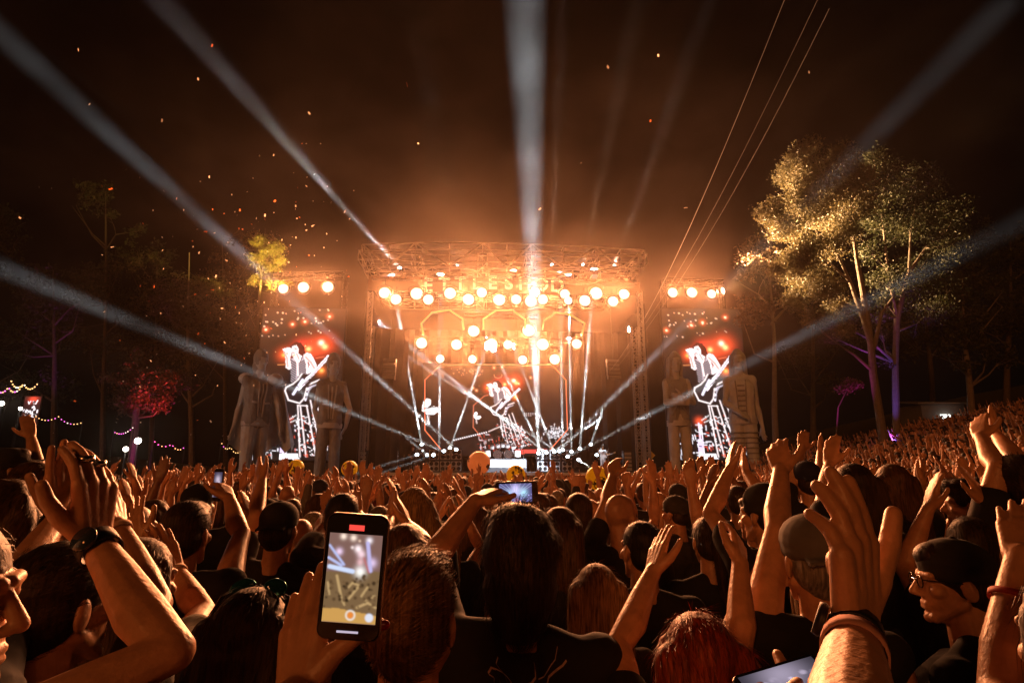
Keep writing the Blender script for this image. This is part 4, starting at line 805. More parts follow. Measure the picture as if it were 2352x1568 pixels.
while y < 14:
    x = -y*1.02 - .6
    while x < y*1.02 + .8:
        px, py = x + rr.uniform(-.17, .17), y + rr.uniform(-.16, .16)
        if all((px-a)**2 + (py-b)**2 > (.38 if b < 4 else .33)**2 for a, b in used_xy) and abs(px) < .98*py+.5: cand.append((py, px)); used_xy.append((px, py))
        x += rr.uniform(.48, .63)
    y += rr.uniform(.52, .63)
cand.sort(key=lambda c: c[0]**2 + c[1]**2); NMID = 300 - len(HERO); far_start = cand[NMID:]; cand = cand[:NMID]
first = set(); people = []
for py, px in cand:
    h = rr.integers(len(VAR))
    if KINDS[h][0] in ('none', 'low') and py > 4 and rr.random() < .55: h = [0, 1, 4, 7, 10, 13, 16, 17, 18, 19, 20, 22, 23][rr.integers(13)]
    if py < 4.0 and KINDS[h][0] in ('wide', 'fist', 'oneL') and rr.random() < .6: h = [2, 5, 9, 14][rr.integers(4)]
    if any(abs(PX((px, py, 1.8))[0]-q) < 34 for q in (680, 803, 1100, 1185, 1372)) and 3 < py: h = [2, 9, 14, 5][rr.integers(4)]
    src = VAR[h]; o = src if h not in first else copy_tree(src); first.add(h)
    s = rr.uniform(.93, 1.05)*(.96 if KINDS[h][1] and KINDS[h][1][0] in ('long', 'bob', 'pony') else 1); g = gz(px, py); o.location = (px, py, g - .02)
    face = math.atan2(px - (-.25), 40-py); o.rotation_euler[2] = face*.8 + rr.normal(0, .22); o.scale = (s*rr.uniform(.96, 1.06), s, s); o['category'] = 'person'; o['group'] = 'people in the standing crowd'
    sk = rr.choice([0, 0, 1, 1, 2], p=[.3, .25, .2, .15, .1]); sname = rr.choice(['black', 'charcoal', 'grey', 'white', 'red', 'blue', 'olive'], p=[.60, .16, .06, .03, .05, .06, .04])
    hc = KINDS[h][1][1] if KINDS[h][1] else None
    if hc and rr.random() < .4: hc = rr.choice(['black', 'dark', 'brown', 'brown', 'blond', 'grey'])
    for ch, mt in [(o, SKIN[sk])] + [(c, SHIRT[sname]) for c in o.children if c.name.startswith('shirt')] + [(c, HAIR[hc]) for c in o.children if c.name.startswith('hair') and hc]:
        if h in first: ch.material_slots[0].link = 'OBJECT'; ch.material_slots[0].material = mt
    u, v = PX((px, py, g+1.65)); ht = KINDS[h][2]
    hd = (f'{dict(back="backward cap", cap="cap", beanie="knit cap")[ht[0]]}' if ht else (f'{HNAME[KINDS[h][1][0]]} {HNAME[hc]} hair' if hc else 'bald head'))
    people.append((o, f'person, {sname} shirt, {hd}, {SAY[KINDS[h][0]]}, {rowname(py)} {column(u)}', u, py))
grp = {}
for p_ in people: grp.setdefault(p_[1], []).append(p_)
WORD = ['first', 'second', 'third', 'fourth', 'fifth', 'sixth']
for lab, L_ in grp.items():
    L_.sort(key=lambda t: t[2])
    for i, t in enumerate(L_):
        if len(L_) == 1: t[0]['label'] = lab
        else: t[0]['label'] = lab.replace('person,', ('left' if i == 0 else 'right') + ' person,') if len(L_) == 2 else WORD[min(i, 5)] + ' ' + lab.replace('person,', 'person,')
for h, v in enumerate(VAR):
    if h not in first: copy = [bpy.data.objects.remove(c) for c in list(v.children)]; bpy.data.objects.remove(v)
# ------------------------------------------------------------------ far crowd: one mass of light figures
def far_crowd():
    base = []
    for i, (kd, hr, ht, yw, sl) in enumerate(KINDS):
        r = np.random.default_rng(80+i); parts = []; arms = arms_for(kd, r); h = np.array([0, 0, 1.62])
        sk, sh, ha = Flesh(), Flesh(), Flesh(); head(sk, h, np.eye(3), 1.0, False, 10); sk.cap((0, -.02, 1.57), .055, (0, -.03, 1.38), .07)
        for q, a in zip((-1, 1), arms):
            S = np.array([q*.178, 0, 1.38 + (.05 if a else 0)])
            if a: arm(sk, S, a['el'], a['wr'], 1.0, 1.0, 8); hand(sk, a['wr'], a['ax'], a['pn'], a['side'], 1.1, a['pose'], .15, n=6); sh.cap(S, .07, S + (a['el']-S)*.5, .062)
            else: sh.cap(S, .07, (q*.24, 0, 1.08), .055)
        sh.cap((-.12, 0, 1.33), .11, (.12, 0, 1.33), .11); sh.cap((-.07, 0, 1.2), .115, (-.07, 0, .9), .12); sh.cap((.07, 0, 1.2), .115, (.07, 0, .9), .12)
        if ht: ha.ell(h + [0, -.016, .055], (.090, .112, .082)); ha.cap(h+[0, .08 if ht[0] == 'cap' else -.08, .03], .03, h+[0, .15 if ht[0] == 'cap' else -.15, .02], .02)
        elif hr: 
            ha.ell(h + [0, -.02, .042], (.086, .106, .092)); ha.ell(h + [0, -.045, -.02], (.08, .078, .08))
            if hr[0] in ('long', 'bob', 'curly'): ha.cap(h + [0, -.06, -.03], .085, h + [0, -.08, -.24], .07)
        for fl, k, vx, dc in ((sk, 0, .020, .42), (sh, 1, .04, .5), (ha, 2, .03, .6)):
            if not fl.V: continue
            me = fl.skin('far', SHIRT['black'], vx, 2 if k else 1, dec=dc); n = len(me.vertices); co = np.empty(n*3, np.float32); me.vertices.foreach_get('co', co); me.calc_loop_triangles()
            tr = np.empty(len(me.loop_triangles)*3, np.int32); me.loop_triangles.foreach_get('vertices', tr); parts.append((co.reshape(-1, 3), tr.reshape(-1, 3), k)); bpy.data.meshes.remove(me)
        base.append(parts)
    r = np.random.default_rng(5); pts = [(x, y) for y, x in far_start]; y = 13.4
    def blocked(x, y):
        d = Vector((x, y, 0)) - O; return d.dot(ey) > -2.6 and abs(d.dot(ex)) < 19
    ymin = {}
    while y < 47:
        x = -min(y*1.0, 27) - 1
        while x < min(y*1.0, 36):
            px, py = x + r.uniform(-.2, .2), y + r.uniform(-.2, .2)
            if y > 14 and not blocked(px, py) and not (px < -17 and r.random() < min(1, (-px-17)/8)) and (py < 36 or px > 12) and not (px > 24 and py > 43) and (px-19.8)**2 + (py-31.5)**2 > 6: pts.append((px, py))
            x += r.uniform(.50, .72)
        y += r.uniform(.56, .68)
    VV, TT, CC, n = [], [], [], 0
    skc = np.array([(.56, .30, .17), (.46, .235, .125), (.50, .26, .14), (.27, .13, .07)]); shc = np.array([(.012, .012, .013)]*6 + [(.04, .038, .037), (.15, .14, .13), (.12, .015, .012), (.015, .02, .05), (.5, .48, .44)])
    hac = np.array([(.008, .006, .005), (.015, .009, .006), (.05, .028, .014), (.06, .03, .015), (.26, .16, .07)])
    for px, py in pts:
        bi = r.integers(len(base)); bi = [2, 9, 14, 5][r.integers(4)] if r.random() < .30 or (py < 21 and any(abs(PX((px, py, 1.8))[0]-q) < 30 for q in (680, 803, 1100, 1185, 1372))) else bi; B_ = base[bi]; s = r.uniform(.88, 1.08); fa = math.atan2(px+.25, 40-py)*.8 if py < 38 else .9; Rz = rotz(-fa*-1*1.0 if False else (fa if px < 0 else fa) * 1.0 + r.normal(0, .25)); g = gz(px, py)
        cs = (skc[r.integers(4)]*r.uniform(.8, 1.15), shc[r.integers(len(shc))], hac[r.integers(5)])
        for co, tr, k in B_: VV.append((co*s) @ Rz.T + np.array([px, py, g])); TT.append(tr + n); CC.append(np.tile(cs[k], (len(co), 1))); n += len(co)
    m = bpy.data.materials.new('crowd colours'); m.use_nodes = True; t = m.node_tree; a = t.nodes.new('ShaderNodeVertexColor'); a.layer_name = 'Col'; t.links.new(a.outputs['Color'], t.nodes['Principled BSDF'].inputs['Base Color']); t.nodes['Principled BSDF'].inputs['Roughness'].default_value = .6
    o = put('crowd', bigmesh('crowd', np.vstack(VV), np.vstack(TT), [m], smooth=True, col=np.vstack(CC))); tag(o, 'dense distant crowd of small figures packed up to the stage and bank', 'crowd', kind='stuff'); print('FAR', len(pts), n)
far_crowd()
# ================================================================== lit pictures, statues, band, balls
UP = Vector((0, 0, 1))
M['bigscreen'] = emat_col('video wall light', 1.35)
def singer(p, X=lambda x: x, Y=lambda y: y, k=1.0, legs=True):   # singer with guitar, in the pixels of the wide close-up
    Q = lambda *L: [(X(x), Y(y)) for x, y in L]; Wt, Bk = (.98, .84, .84), (.015, .01, .012); wd = lambda w: w*k
    for x, y, r, c in ((480, 520, 90, (.9, .07, .02)), (600, 470, 90, (1.0, .08, .02)), (270, 570, 60, (.9, .09, .02)), (400, 500, 70, (.7, .03, .02)), (590, 715, 45, (.7, .12, .02))): p.glow(X(x), Y(y), wd(r), c)
    for x, y, r, c in ((470, 515, 16, (1.6, .75, .25)), (575, 455, 18, (1.8, 1.1, .8)), (608, 492, 18, (1.8, .8, .3)), (262, 575, 12, (1.5, .5, .1)), (595, 712, 14, (1.4, .5, .12))): p.glow(X(x), Y(y), wd(r)*1.3, c)
    p.poly(Q((305, 500), (345, 452), (400, 455), (435, 500), (450, 580), (425, 640), (395, 610), (330, 600), (318, 550)), (.10, .008, .008))
    p.poly(Q((330, 490), (362, 478), (384, 510), (388, 560), (420, 580), (400, 660), (378, 650), (352, 605), (336, 580), (328, 540)), Wt)
    p.poly(Q((322, 610), (350, 600), (380, 660), (410, 640), (436, 560), (455, 600), (472, 745), (430, 748), (370, 812), (345, 825)), (.55, .45, .5))
    for i in range(9): y = 625 + i*21; p.line(Q((322, y-8), (378, y+30)), wd(11), Bk); p.line(Q((400, y+24), (468, y-20)), wd(11), Bk)
    p.line(Q((385, 650), (398, 760)), wd(16), Wt)
    p.poly(Q((240, 522), (300, 500), (326, 512), (330, 560), (318, 600), (338, 690), (322, 712), (290, 692), (278, 600), (276, 548)), Wt)
    p.poly(Q((430, 575), (455, 550), (490, 556), (520, 600), (552, 668), (530, 720), (470, 752), (455, 650)), Wt); p.poly(Q((470, 620), (490, 660), (480, 690)), (.3, .04, .03)); p.line(Q((452, 590), (500, 640), (530, 690)), wd(14), (.62, .38, .34)); p.line(Q((262, 545), (292, 600), (306, 680)), wd(12), (.62, .38, .34)); p.line(Q((352, 512), (366, 516)), wd(8), (.06, .03, .03)); p.line(Q((338, 548), (352, 556)), wd(7), (.3, .06, .05)); p.line(Q((372, 560), (395, 610)), wd(10), (.6, .36, .33))
    p.poly(Q((428, 745), (470, 755), (540, 778), (582, 800), (520, 830), (482, 880), (466, 968), (432, 1012), (336, 984), (300, 900), (308, 870), (362, 838), (402, 798)), Bk)
    p.line(Q((582, 800), (520, 830), (482, 880), (466, 968), (432, 1012), (336, 984), (300, 900), (308, 870), (362, 838), (402, 798), (430, 745)), wd(13), Wt)
    p.poly(Q((478, 768), (512, 735), (642, 566), (660, 588), (538, 746), (418, 900), (400, 884)), (1.2, 1.1, 1.2)); p.line(Q((500, 780), (640, 590)), wd(8), (.2, .15, .17)); p.line(Q((440, 850), (500, 790)), wd(10), Bk)
    p.line(Q((440, 800), (372, 930)), wd(22), (.9, .85, 1.0)); p.line(Q((390, 850), (420, 870)), wd(6), Bk)
    for i in range(6): o = i*24; p.line(Q((478+o*.1, 985-o), (495, 900-o*.35), (520+o*.25, 860-o*.2), (565, 838-o*.05)), wd(14), (1.1, 1.0, 1.15) if i % 2 == 0 else Bk)
    if legs:
        for a, b in (((418, 1030), (470, 1480)), ((440, 1040), (520, 1480)), ((492, 1030), (600, 1470)), ((520, 985), (640, 1430)), ((560, 960), (690, 1420))):
            p.line(Q(a, b), wd(30), Bk); p.line(Q(a, b), wd(11), Wt)
        p.line(Q((415, 1030), (500, 1035)), wd(9), Wt)
    r = np.random.default_rng(9)
    for i in range(150):
        y = r.uniform(1110, 1470); x = 330 + (y-1000)*.35 + r.uniform(0, 300); c = (1.3, 1.2, 1.25) if r.random() < .62 else (.8, .12, .06) if r.random() < .8 else Bk
        a = r.uniform(0, 3.1); l = r.uniform(6, 26); p.line(Q((x, y), (x+l*math.cos(a), y+l*math.sin(a))), wd(r.uniform(4, 9)), c)
def sidepic(seed, shift=0):
    p = Paint(110, 210, 55, 130, 770, 1510, (.010, .007, .007)); r = np.random.default_rng(seed)
    for y0, n in ((190, 9), (260, 8), (300, 10), (400, 10)):
        for i in range(n): x = r.uniform(60, 640); p.dot(x, y0 - .10*(x-60) + r.uniform(-10, 20), r.uniform(3, 8), (.9, .75, .6))
    for x, y in ((90, 340), (315, 285), (420, 258), (630, 205)): p.glow(x, y, 26, (.8, .12, .03)); p.dot(x, y, 11, (1.5, .9, .6))
    p.line([(220, 665), (300, 660)], 6, (.8, .3, .1)); p.line([(540, 600), (610, 585)], 5, (.8, .2, .1))
    for i in range(9): p.dot(350+i*12, 1160-i*8, 5, (1, .95, .95)); p.dot(370+i*9, 1180-i*4, 4, (1, .95, .95))
    p.glow(325, 1170, 34, (1.0, .10, .03)); p.line([(320, 1190), (330, 1480)], 16, (1, .7, .85)); p.line([(340, 1200), (350, 1470)], 8, (1.2, 1.1, 1.2)); p.poly([(300, 1330), (345, 1330), (350, 1450), (300, 1450)], (.8, .65, .95))
    for i in range(90):
        x, y = r.uniform(60, 430), r.uniform(1200, 1490); c = (1.1, 1.05, 1.15) if r.random() < .6 else ((.7, .08, .05) if r.random() < .5 else (.01, .01, .01)); a = r.choice([0, 1.57, 1.4, .1]); l = r.uniform(8, 46)
        p.line([(x, y), (x+l*math.cos(a), y+l*math.sin(a))], r.uniform(4, 9), c)
    p.poly([(300, 1455), (470, 1450), (470, 1500), (300, 1505)], (1.2, 1.1, 1.15))
    for i in range(60): x, y = r.uniform(600, 720), r.uniform(930, 1280); p.dot(x, y, r.uniform(4, 16), (r.uniform(.5, 1.1), r.uniform(.02, .2), .02))
    singer(p); return p
def videoscreen(u0, v0, u1, v1, k, pic, label, posts=True):
    a, b, c = SP(u0, v0, k), SP(u1, v0, k), SP(u0, v1, k); x0 = (a-O).dot(ex); x1 = (b-O).dot(ex); z1 = (a.z+b.z)/2; z0 = c.z
    o = empty('video_screen', W((x0+x1)/2, k, 0), label, 'video screen'); t = MB()
    t.box(W((x0+x1)/2, k+.17, (z0+z1)/2), (x1-x0+.12, .3, z1-z0+.12), axes=(ex, ey, UP)); t.build('cabinet', M['blackmetal'], o)
    if posts:
        t = MB(); [t.box(W(x, k+.55, z1/2), (.2, .3, z1), axes=(ex, ey, UP)) for x in (x0+.5, x1-.5)]; t.box(W((x0+x1)/2, k+.2, z0/2-.05), (x1-x0, .2, z0-.2), axes=(ex, ey, UP)); t.build('support', M['blackmetal'], o)
    me = pic.mesh('picture', M['bigscreen'], W(x0, k, z1)-o.location, ex, -UP, x1-x0, z1-z0); put('picture', me, o); return o
videoscreen(606, 708, 795, 1056, -.6, sidepic(1), 'tall video screen left of the stage showing a singer with guitar')
videoscreen(1519, 710, 1699, 1056, -.6, sidepic(2), 'tall video screen right of the stage showing a singer with guitar')
p = Paint(230, 150, 490, 860, 1400, 1430, (.012, .006, .005)); r_ = np.random.default_rng(21)
p.line([(895, 1058), (870, 1065), (805, 1125), (805, 1260), (855, 1320)], 3.5, (.8, .22, .12))
f1 = lambda x: 0; 
gx, gy = (lambda x: 799.7/1 and ((1020 + (1090 + (x-350)*1.12)/5.807) - 850)*2.614), (lambda y: ((880 + (310 + (y-480)*.9)/5.807) - 560)*2.614)
for x, y in ((1060, 965), (1160, 945), (1085, 985), (980, 880), (930, 862), (930, 885), (985, 865), (800, 1015), (822, 1030), (755, 1042)): p.glow(x, y, 9, (.9, .25, .08)); p.dot(x, y, 3.5, (1.4, .9, .6))
for i in range(36): x = r_.uniform(660, 860); p.dot(x, 900 + r_.uniform(-6, 40), r_.uniform(1, 3), (.7, .5, .35))
p.line([(930, 930), (935, 945), (955, 952), (975, 945), (980, 928)], 2.5, (.7, .4, .25))
for q, (cx, cy, s) in enumerate(((525, 1140, 1.0), (822, 1190, .45))):      # guitarist cut-out at the left
    c = (1.3, 1.25, 1.25); L_ = lambda *P_: [(cx + a*s, cy + b*s) for a, b in P_]
    p.poly(L_((-25, -40), (-5, -58), (20, -48), (18, -20), (-5, 5), (40, -10), (62, 0), (70, 20), (40, 42), (0, 44), (-36, 20), (-36, 0)), c); p.line(L_((-36, 8), (60, -6)), 7*s, (.05, .03, .03)); p.line(L_((-30, 30), (30, 26)), 5*s, (.05, .03, .03)); p.poly(L_((-5, 44), (14, 40), (18, 100), (2, 118), (-8, 90)), (.25, .2, .2)); p.line(L_((0, 50), (14, 100)), 4*s, c)
for i in range(16): p.dot(690 + i*13, 1338 - i*3.2, 4, (1.2, 1.15, 1.2)); p.dot(900+i*4.5, 1285-i*2, 2.4, (1, .9, .9)); p.dot(1120 + (i % 6)*13, 1170 + (i//6)*8, 2, (.9, .85, .9))
for i in range(220):
    x, y = r_.normal(1320, 40), r_.normal(1290, 28); a = r_.uniform(0, 3.1); l = r_.uniform(3, 14); p.line([(x, y), (x+l*math.cos(a), y+l*math.sin(a))], r_.uniform(1.5, 4), (1, .97, 1.05) if r_.random() < .5 else (.03, .02, .02))
for i in range(160):
    x, y = r_.uniform(820, 1120), r_.uniform(1300, 1425); a = r_.choice([0, 1.57, 1.4]); l = r_.uniform(4, 22); p.line([(x, y), (x+l*math.cos(a), y+l*math.sin(a))], r_.uniform(1.5, 4), [(1.1, 1.05, 1.15), (.8, .1, .06), (.03, .02, .02)][r_.integers(3)])
p.poly([(1060, 1395), (1260, 1390), (1260, 1415), (1060, 1420)], (.8, .08, .06))
singer(p, lambda x: (1020 + (1090 + (x-350)*1.15)/5.807 - 850)*2.614, lambda y: (880 + (310 + (y-480)*.9)/5.807 - 560)*2.614, .46)
videoscreen(*Z2(480, 858), *Z2(1405, 1440), 9.6, p, 'wide dark video wall behind the band with singer playing guitar', False)
# ------------------------------------------------------------------ four giant inflatable figures
M['inflat'] = mat('grey inflatable fabric', (.58, .62, .66), .75, noise=.45, scale=1.2, bump=.6); M['inflat_dark'] = mat('dark inflatable fabric', (.30, .31, .32), .75, noise=.5, scale=1.6, bump=.6); M['inflat_pale'] = mat('pale inflatable fabric', (.62, .64, .66), .75, noise=.35, scale=1.4, bump=.6)
for q_ in ('inflat', 'inflat_dark', 'inflat_pale'):
    for n_ in M[q_].node_tree.nodes:
        if n_.type == 'BUMP': n_.inputs['Distance'].default_value = .35
STAT = []
def statue(u, vtop, vbot, k, yaw, hair, arms, label, vest='inflat_dark', legs='inflat', bands=False, width=1.15):
    a, b = SP(u, vtop, k), SP(u, vbot, k); base = Vector((a.x, a.y, -.58)); H = a.z + .58; s = H/1.76
    A = [None if q is None else {**q, 'el': np.array(q['el'])*s, 'wr': np.array(q['wr'])*s} for q in arms]
    r, _, _ = person('inflatable_statue', base, (0, 0, 1.63*s), yaw, s, A, hair, None, 'black', 'tank', 0, .045, 5, fat=width, strands=0, length=.22)
    r['category'] = 'giant inflatable'; r['label'] = label; r['group'] = 'giant inflatable rock figures'
    for o, m_ in [(r, 'inflat')] + [(c, {'shirt': vest, 'trous': legs, 'hair.': 'inflat_dark', 'hair': 'inflat_dark'}.get(c.name[:5], 'inflat')) for c in r.children]:
        o.data.materials.clear(); o.data.materials.append(M[m_])
    for c in r.children: c.name = {'shirt': 'vest', 'trous': 'trousers'}.get(c.name[:5], 'hair')
    Rb = Matrix.Rotation(yaw, 3, 'Z'); t = MB(); fl = Flesh()
    for q in (-1, 1):
        K = Rb @ Vector((q*.10*s, 0, 0)); fl.chain([((K.x, K.y, .42*s), .075*s), ((K.x, K.y, .16*s), .066*s), ((K.x, K.y, .06*s), .062*s)]); f = Rb @ Vector((q*.125*s, .15*s, .05*s)); fl.cap((K.x, K.y, .05*s), .055*s, f, .05*s)
    put('boots', fl.skin('boots', M['inflat_pale' if not bands else 'inflat'], .05, 2), r)
    t = MB(); t.lathe((0, 0, .90*s), [(.17*s, 0), (.188*s*width**.5, .01*s), (.188*s*width**.5, .05*s), (.17*s, .06*s)], 24); o = t.build('belt', M['inflat_pale'], r, org=(0, 0, 0)); o.scale = (1.08, .72, 1); o.rotation_euler[2] = yaw
    if bands:
        for q in (-1, 1):
            K = Rb @ Vector((q*.097*s, .01*s, 0)); t = MB()
            for i in range(9): t.lathe((K.x, K.y, (.80-i*.055)*s), [((.105-.0045*i)*s, 0), ((.112-.0045*i)*s, .008*s), ((.105-.0045*i)*s, .018*s)], 18)
            t.build('stripes', M['inflat_dark'], r, org=(0, 0, 0))
    STAT.append((r, s, yaw)); r.scale = (.74, .85, 1); return r, s, base
aw = lambda q, el, wr, ax, pose='relax': dict(el=el, wr=wr, ax=ax, pn=(-q, .3, 0), side=q, pose=pose)
r, s, b0 = statue(603, 803, 1056, -3.2, -2.2, ('big', 'black'), [aw(-1, (.26, .12, 1.14), (.28, .20, .90), (.0, .1, -1)), aw(1, (-.27, .02, 1.14), (-.34, .04, .90), (-.2, 0, -.9))], 'leftmost giant inflatable with spiked shoulder pads and winged cloak', width=1.0)
for x, y in ((.20, .08), (-.20, .0)): t = MB(); t.ball((x*s, y*s, 1.43*s), (.11*s, .11*s, .07*s), 14); t.build('shoulder_pad', M['inflat_pale'], r, org=(0, 0, 0), smooth=True)
t = MB(); V = []
for i in range(9): a = -1.5 + i*.375; V += [(math.sin(a)*.30*s, .12*s+math.cos(a)*.14*s, 1.38*s), (math.sin(a)*(.50+.05*(i % 2))*s, .16*s+math.cos(a)*.2*s, (.62+.10*(i % 2))*s)]
t.add(V, [(2*i, 2*i+1, 2*i+3, 2*i+2) for i in range(8)]); t.build('cloak', M['inflat'], r, org=(0, 0, 0), smooth=True)
statue(768, 812, 1066, -3.2, -2.7, ('big', 'black'), [aw(-1, (.27, .08, 1.12), (.20, .14, .92), (-.6, .2, -.7)), aw(1, (-.27, .08, 1.12), (-.20, .14, .92), (.6, .2, -.7))], 'giant inflatable in leather vest beside the left screen, hands at the belt', vest='inflat_dark', legs='inflat_dark', width=.86)
statue(1549, 806, 1062, -3.2, math.pi, ('long', 'black'), [aw(-1, (.21, -.10, 1.16), (.0, -.22, 1.20), (-.9, .1, .1)), aw(1, (-.21, -.10, 1.16), (-.0, -.25, 1.14), (.9, .1, .1))], 'giant inflatable with folded arms and pale high boots left of the right screen', legs='inflat_pale', width=.80)
statue(1692, 800, 1048, -3.2, math.pi-.35, ('long', 'black'), [aw(-1, (.22, -.02, 1.10), (.24, -.08, .88), (.05, 0, -1)), aw(1, (-.27, -.06, 1.14), (-.12, -.22, 1.0), (.9, 0, -.3))], 'rightmost giant inflatable with striped trousers and hand at the belt', vest='inflat', legs='inflat', bands=True, width=.95)
def strip_on(root, part, lines, wd, m_, name, yaw):
    sh = [c for c in root.children if c.name.startswith(part)][0]; me = sh.data; bv = __import__('mathutils').bvhtree.BVHTree.FromPolygons([v.co[:] for v in me.vertices], [p.vertices[:] for p in me.polygons]); t = MB(); Rz = Matrix.Rotation(yaw, 3, 'Z')
    for L_ in lines:
        pts = []
        for (x0, z0), (x1, z1) in zip(L_[:-1], L_[1:]):
            for k in range(9):
                f = k/8; q = Rz @ Vector((x0+(x1-x0)*f, 6, 0)); hit = bv.ray_cast(Vector((q.x, q.y, z0+(z1-z0)*f)), Rz @ Vector((0, -1, 0)))
                if hit[0] is not None: pts.append(hit[0] + hit[1]*.01)
        if len(pts) > 2: t.tube(pts, wd, 6)
    if t.V: t.build(name, M[m_], root, org=(0, 0, 0), smooth=True)
for r, s, yw in STAT:
    k = s; c = lambda *L_: [[(x*k, z*k) for x, z in P_] for P_ in L_]; far = abs(yw) > 3
    if r['label'].startswith('giant inflatable with folded'): strip_on(r, 'vest', c([(-.13, 1.36), (.12, 1.02)], [(.13, 1.36), (-.12, 1.02)], [(-.10, 1.30), (0, 1.22), (.10, 1.30)]), .018*s, 'inflat_dark', 'strap', yw)
    elif 'rightmost' in r['label']: strip_on(r, 'vest', c(*[[(-.05, 1.32-i*.055), (.05, 1.32-i*.055)] for i in range(6)], [(-.07, 1.38), (-.05, 1.0)], [(.07, 1.38), (.05, 1.0)]), .010*s, 'inflat_dark', 'lacing', yw)
    else:
        strip_on(r, 'vest', c([(-.06, 1.38), (-.03, 1.0)], [(.06, 1.38), (.03, 1.0)], [(-.13, 1.16), (-.05, 1.15)], [(.13, 1.16), (.05, 1.15)], [(0, 1.36), (0, 1.0)]), .012*s, 'inflat_pale', 'trim', yw); strip_on(r, 'vest', c([(-.12, 1.38), (-.10, 1.05), (.10, 1.05), (.12, 1.38)], [(-.10, 1.22), (.10, 1.22)]), .012*s, 'inflat_pale', 'back_seam', yw + math.pi)
# ------------------------------------------------------------------ band gear
def amp(mb, x, y, z, w, d, h):
    pass
M['amp'] = mat('amplifier grille', (.40, .43, .45), .6, noise=.3, scale=30); M['chrome'] = mat('chrome hardware', (.8, .8, .82), .2, 1.0); M['drumhead'] = mat('white drum head', (.8, .8, .8), .5)
proto = None; n = 0
for side, xs in (('left', (548, 620, 690)), ('right', (1240, 1318, 1396))):
    for i, X in enumerate(xs):
        for lv in range(2):
            x, _, _ = SL(*Z2(X, 1470), 4.2); loc = W(x, 4.4, FLOOR + lv*.86)
            if proto is None:
                o = proto = empty('speaker_cabinet', loc); t = MB(); t.box(loc + UP*.42, (.86, .5, .83), axes=(ex, ey, UP)); t.build('cabinet', M['blackmetal'], o)
                t = MB(); t.box(loc + UP*.42 - ey*.262, (.76, .02, .72), axes=(ex, ey, UP)); t.build('grille', M['amp'], o)
                t = MB(); [t.tube([loc + UP*(.42+b) - ey*.262 + ex*a, loc + UP*(.42+b) - ey*.285 + ex*a], .15, 16) for a in (-.19, .19) for b in (-.18, .18)]; t.build('speaker_cone', M['blackmetal'], o)
            else: o = copy_tree(proto); o.location = loc
            tag(o, f'pale fronted speaker cabinet, {["lower", "upper"][lv]} one in {["left", "middle", "right"][i]} stack of the {side} amplifier wall', 'speaker cabinet', 'amplifier wall')
rz = W(SL(*Z2(985, 1480), 6.2)[0], 6.2, FLOOR); t = MB(); t.box(rz + UP*.5, (3.6, 2.6, 1.0), axes=(ex, ey, UP)); t.box(rz + UP*.62 - ey*1.32, (3.5, .03, .6), axes=(ex, ey, UP), m=1); tag(t.build('drum_riser', [M['deck'], M['amp']], org=rz), 'raised drum platform with pale front at the middle of the stage', 'drum riser')
dk = empty('drum_kit', rz + UP*1.0, 'large bright drum kit on the riser behind the white ball', 'drum kit'); B0 = rz + UP*1.0
def cyl(c, d, r, h, name, m_, ring=True):
    c, d = Vector(c), Vector(d).normalized(); t = MB(); t.tube([c - d*h/2, c + d*h/2], r, 22); o = t.build(name, m_, dk, smooth=False)
    if ring:
        t = MB(); [t.tube([c + d*(q*h/2 - .012), c + d*(q*h/2 + .012)], r*1.04, 22) for q in (-1, 1)]; t.build('hoop', M['chrome'], o, org=dk.location)
for q in (-1, 1): cyl(B0 + ex*q*.42 + UP*.34 - ey*.5, ey, .32, .45, 'bass_drum', M['drumhead'])
for x, z, r in ((-.85, .9, .17), (-.4, 1.0, .16), (0, 1.03, .15), (.4, 1.0, .16), (.85, .9, .18)): cyl(B0 + ex*x + UP*z - ey*.25, (0, -.35, 1), r, .24, 'tom', M['drumhead'])
for q in (-1, 1): cyl(B0 + ex*q*1.2 + UP*.4 - ey*.2, UP, .24, .5, 'floor_tom', M['drumhead'])
for x, z in ((-1.45, 1.5), (-.95, 1.7), (-.35, 1.75), (.35, 1.75), (.95, 1.7), (1.45, 1.5)):
    c = B0 + ex*x + UP*z; t = MB(); t.lathe(c, [(.01, .03), (.06, .02), (.26, -.02), (.26, -.025), (.01, .02)], 20); o = t.build('cymbal', M['chrome'], dk, smooth=True); t = MB(); t.tube([c, Vector((c.x, c.y, B0.z))], .014, 6); t.build('stand', M['chrome'], o, org=dk.location)
# performers
def performer(u, v, k, yaw, arms, hair, shirt, label, s=1.06, floor=FLOOR, mats=None):
    x, _, _ = SL(u, v, k); loc = W(x, k, floor); r, _, _ = person('person', loc, (0, 0, 1.64*s), yaw, s, arms, hair, None, shirt, 'tee', 0, .012, 31, strands=150, length=.22)
    r['label'] = label; r['group'] = 'band members on stage'
    return r, loc
M['silver_cloth'] = mat('silver costume', (.75, .76, .80), .35, .3, noise=.2, scale=12)
ga = lambda: [aw(-1, (.30, -.12, 1.18), (.36, -.38, 1.24), (.4, -.6, .2), 'grip'), aw(1, (-.32, -.10, 1.20), (-.34, -.22, 1.50), (-.2, -.1, 1), 'open')]
r, loc = performer(*Z2(1625, 1440), 1.6, math.pi, ga(), ('big', 'black'), 'white', 'guitarist in silver costume with one arm raised at stage right', 1.08)
for c in r.children:
    if c.name[:5] in ('shirt', 'trous'): c.data.materials.clear(); c.data.materials.append(M['silver_cloth'])
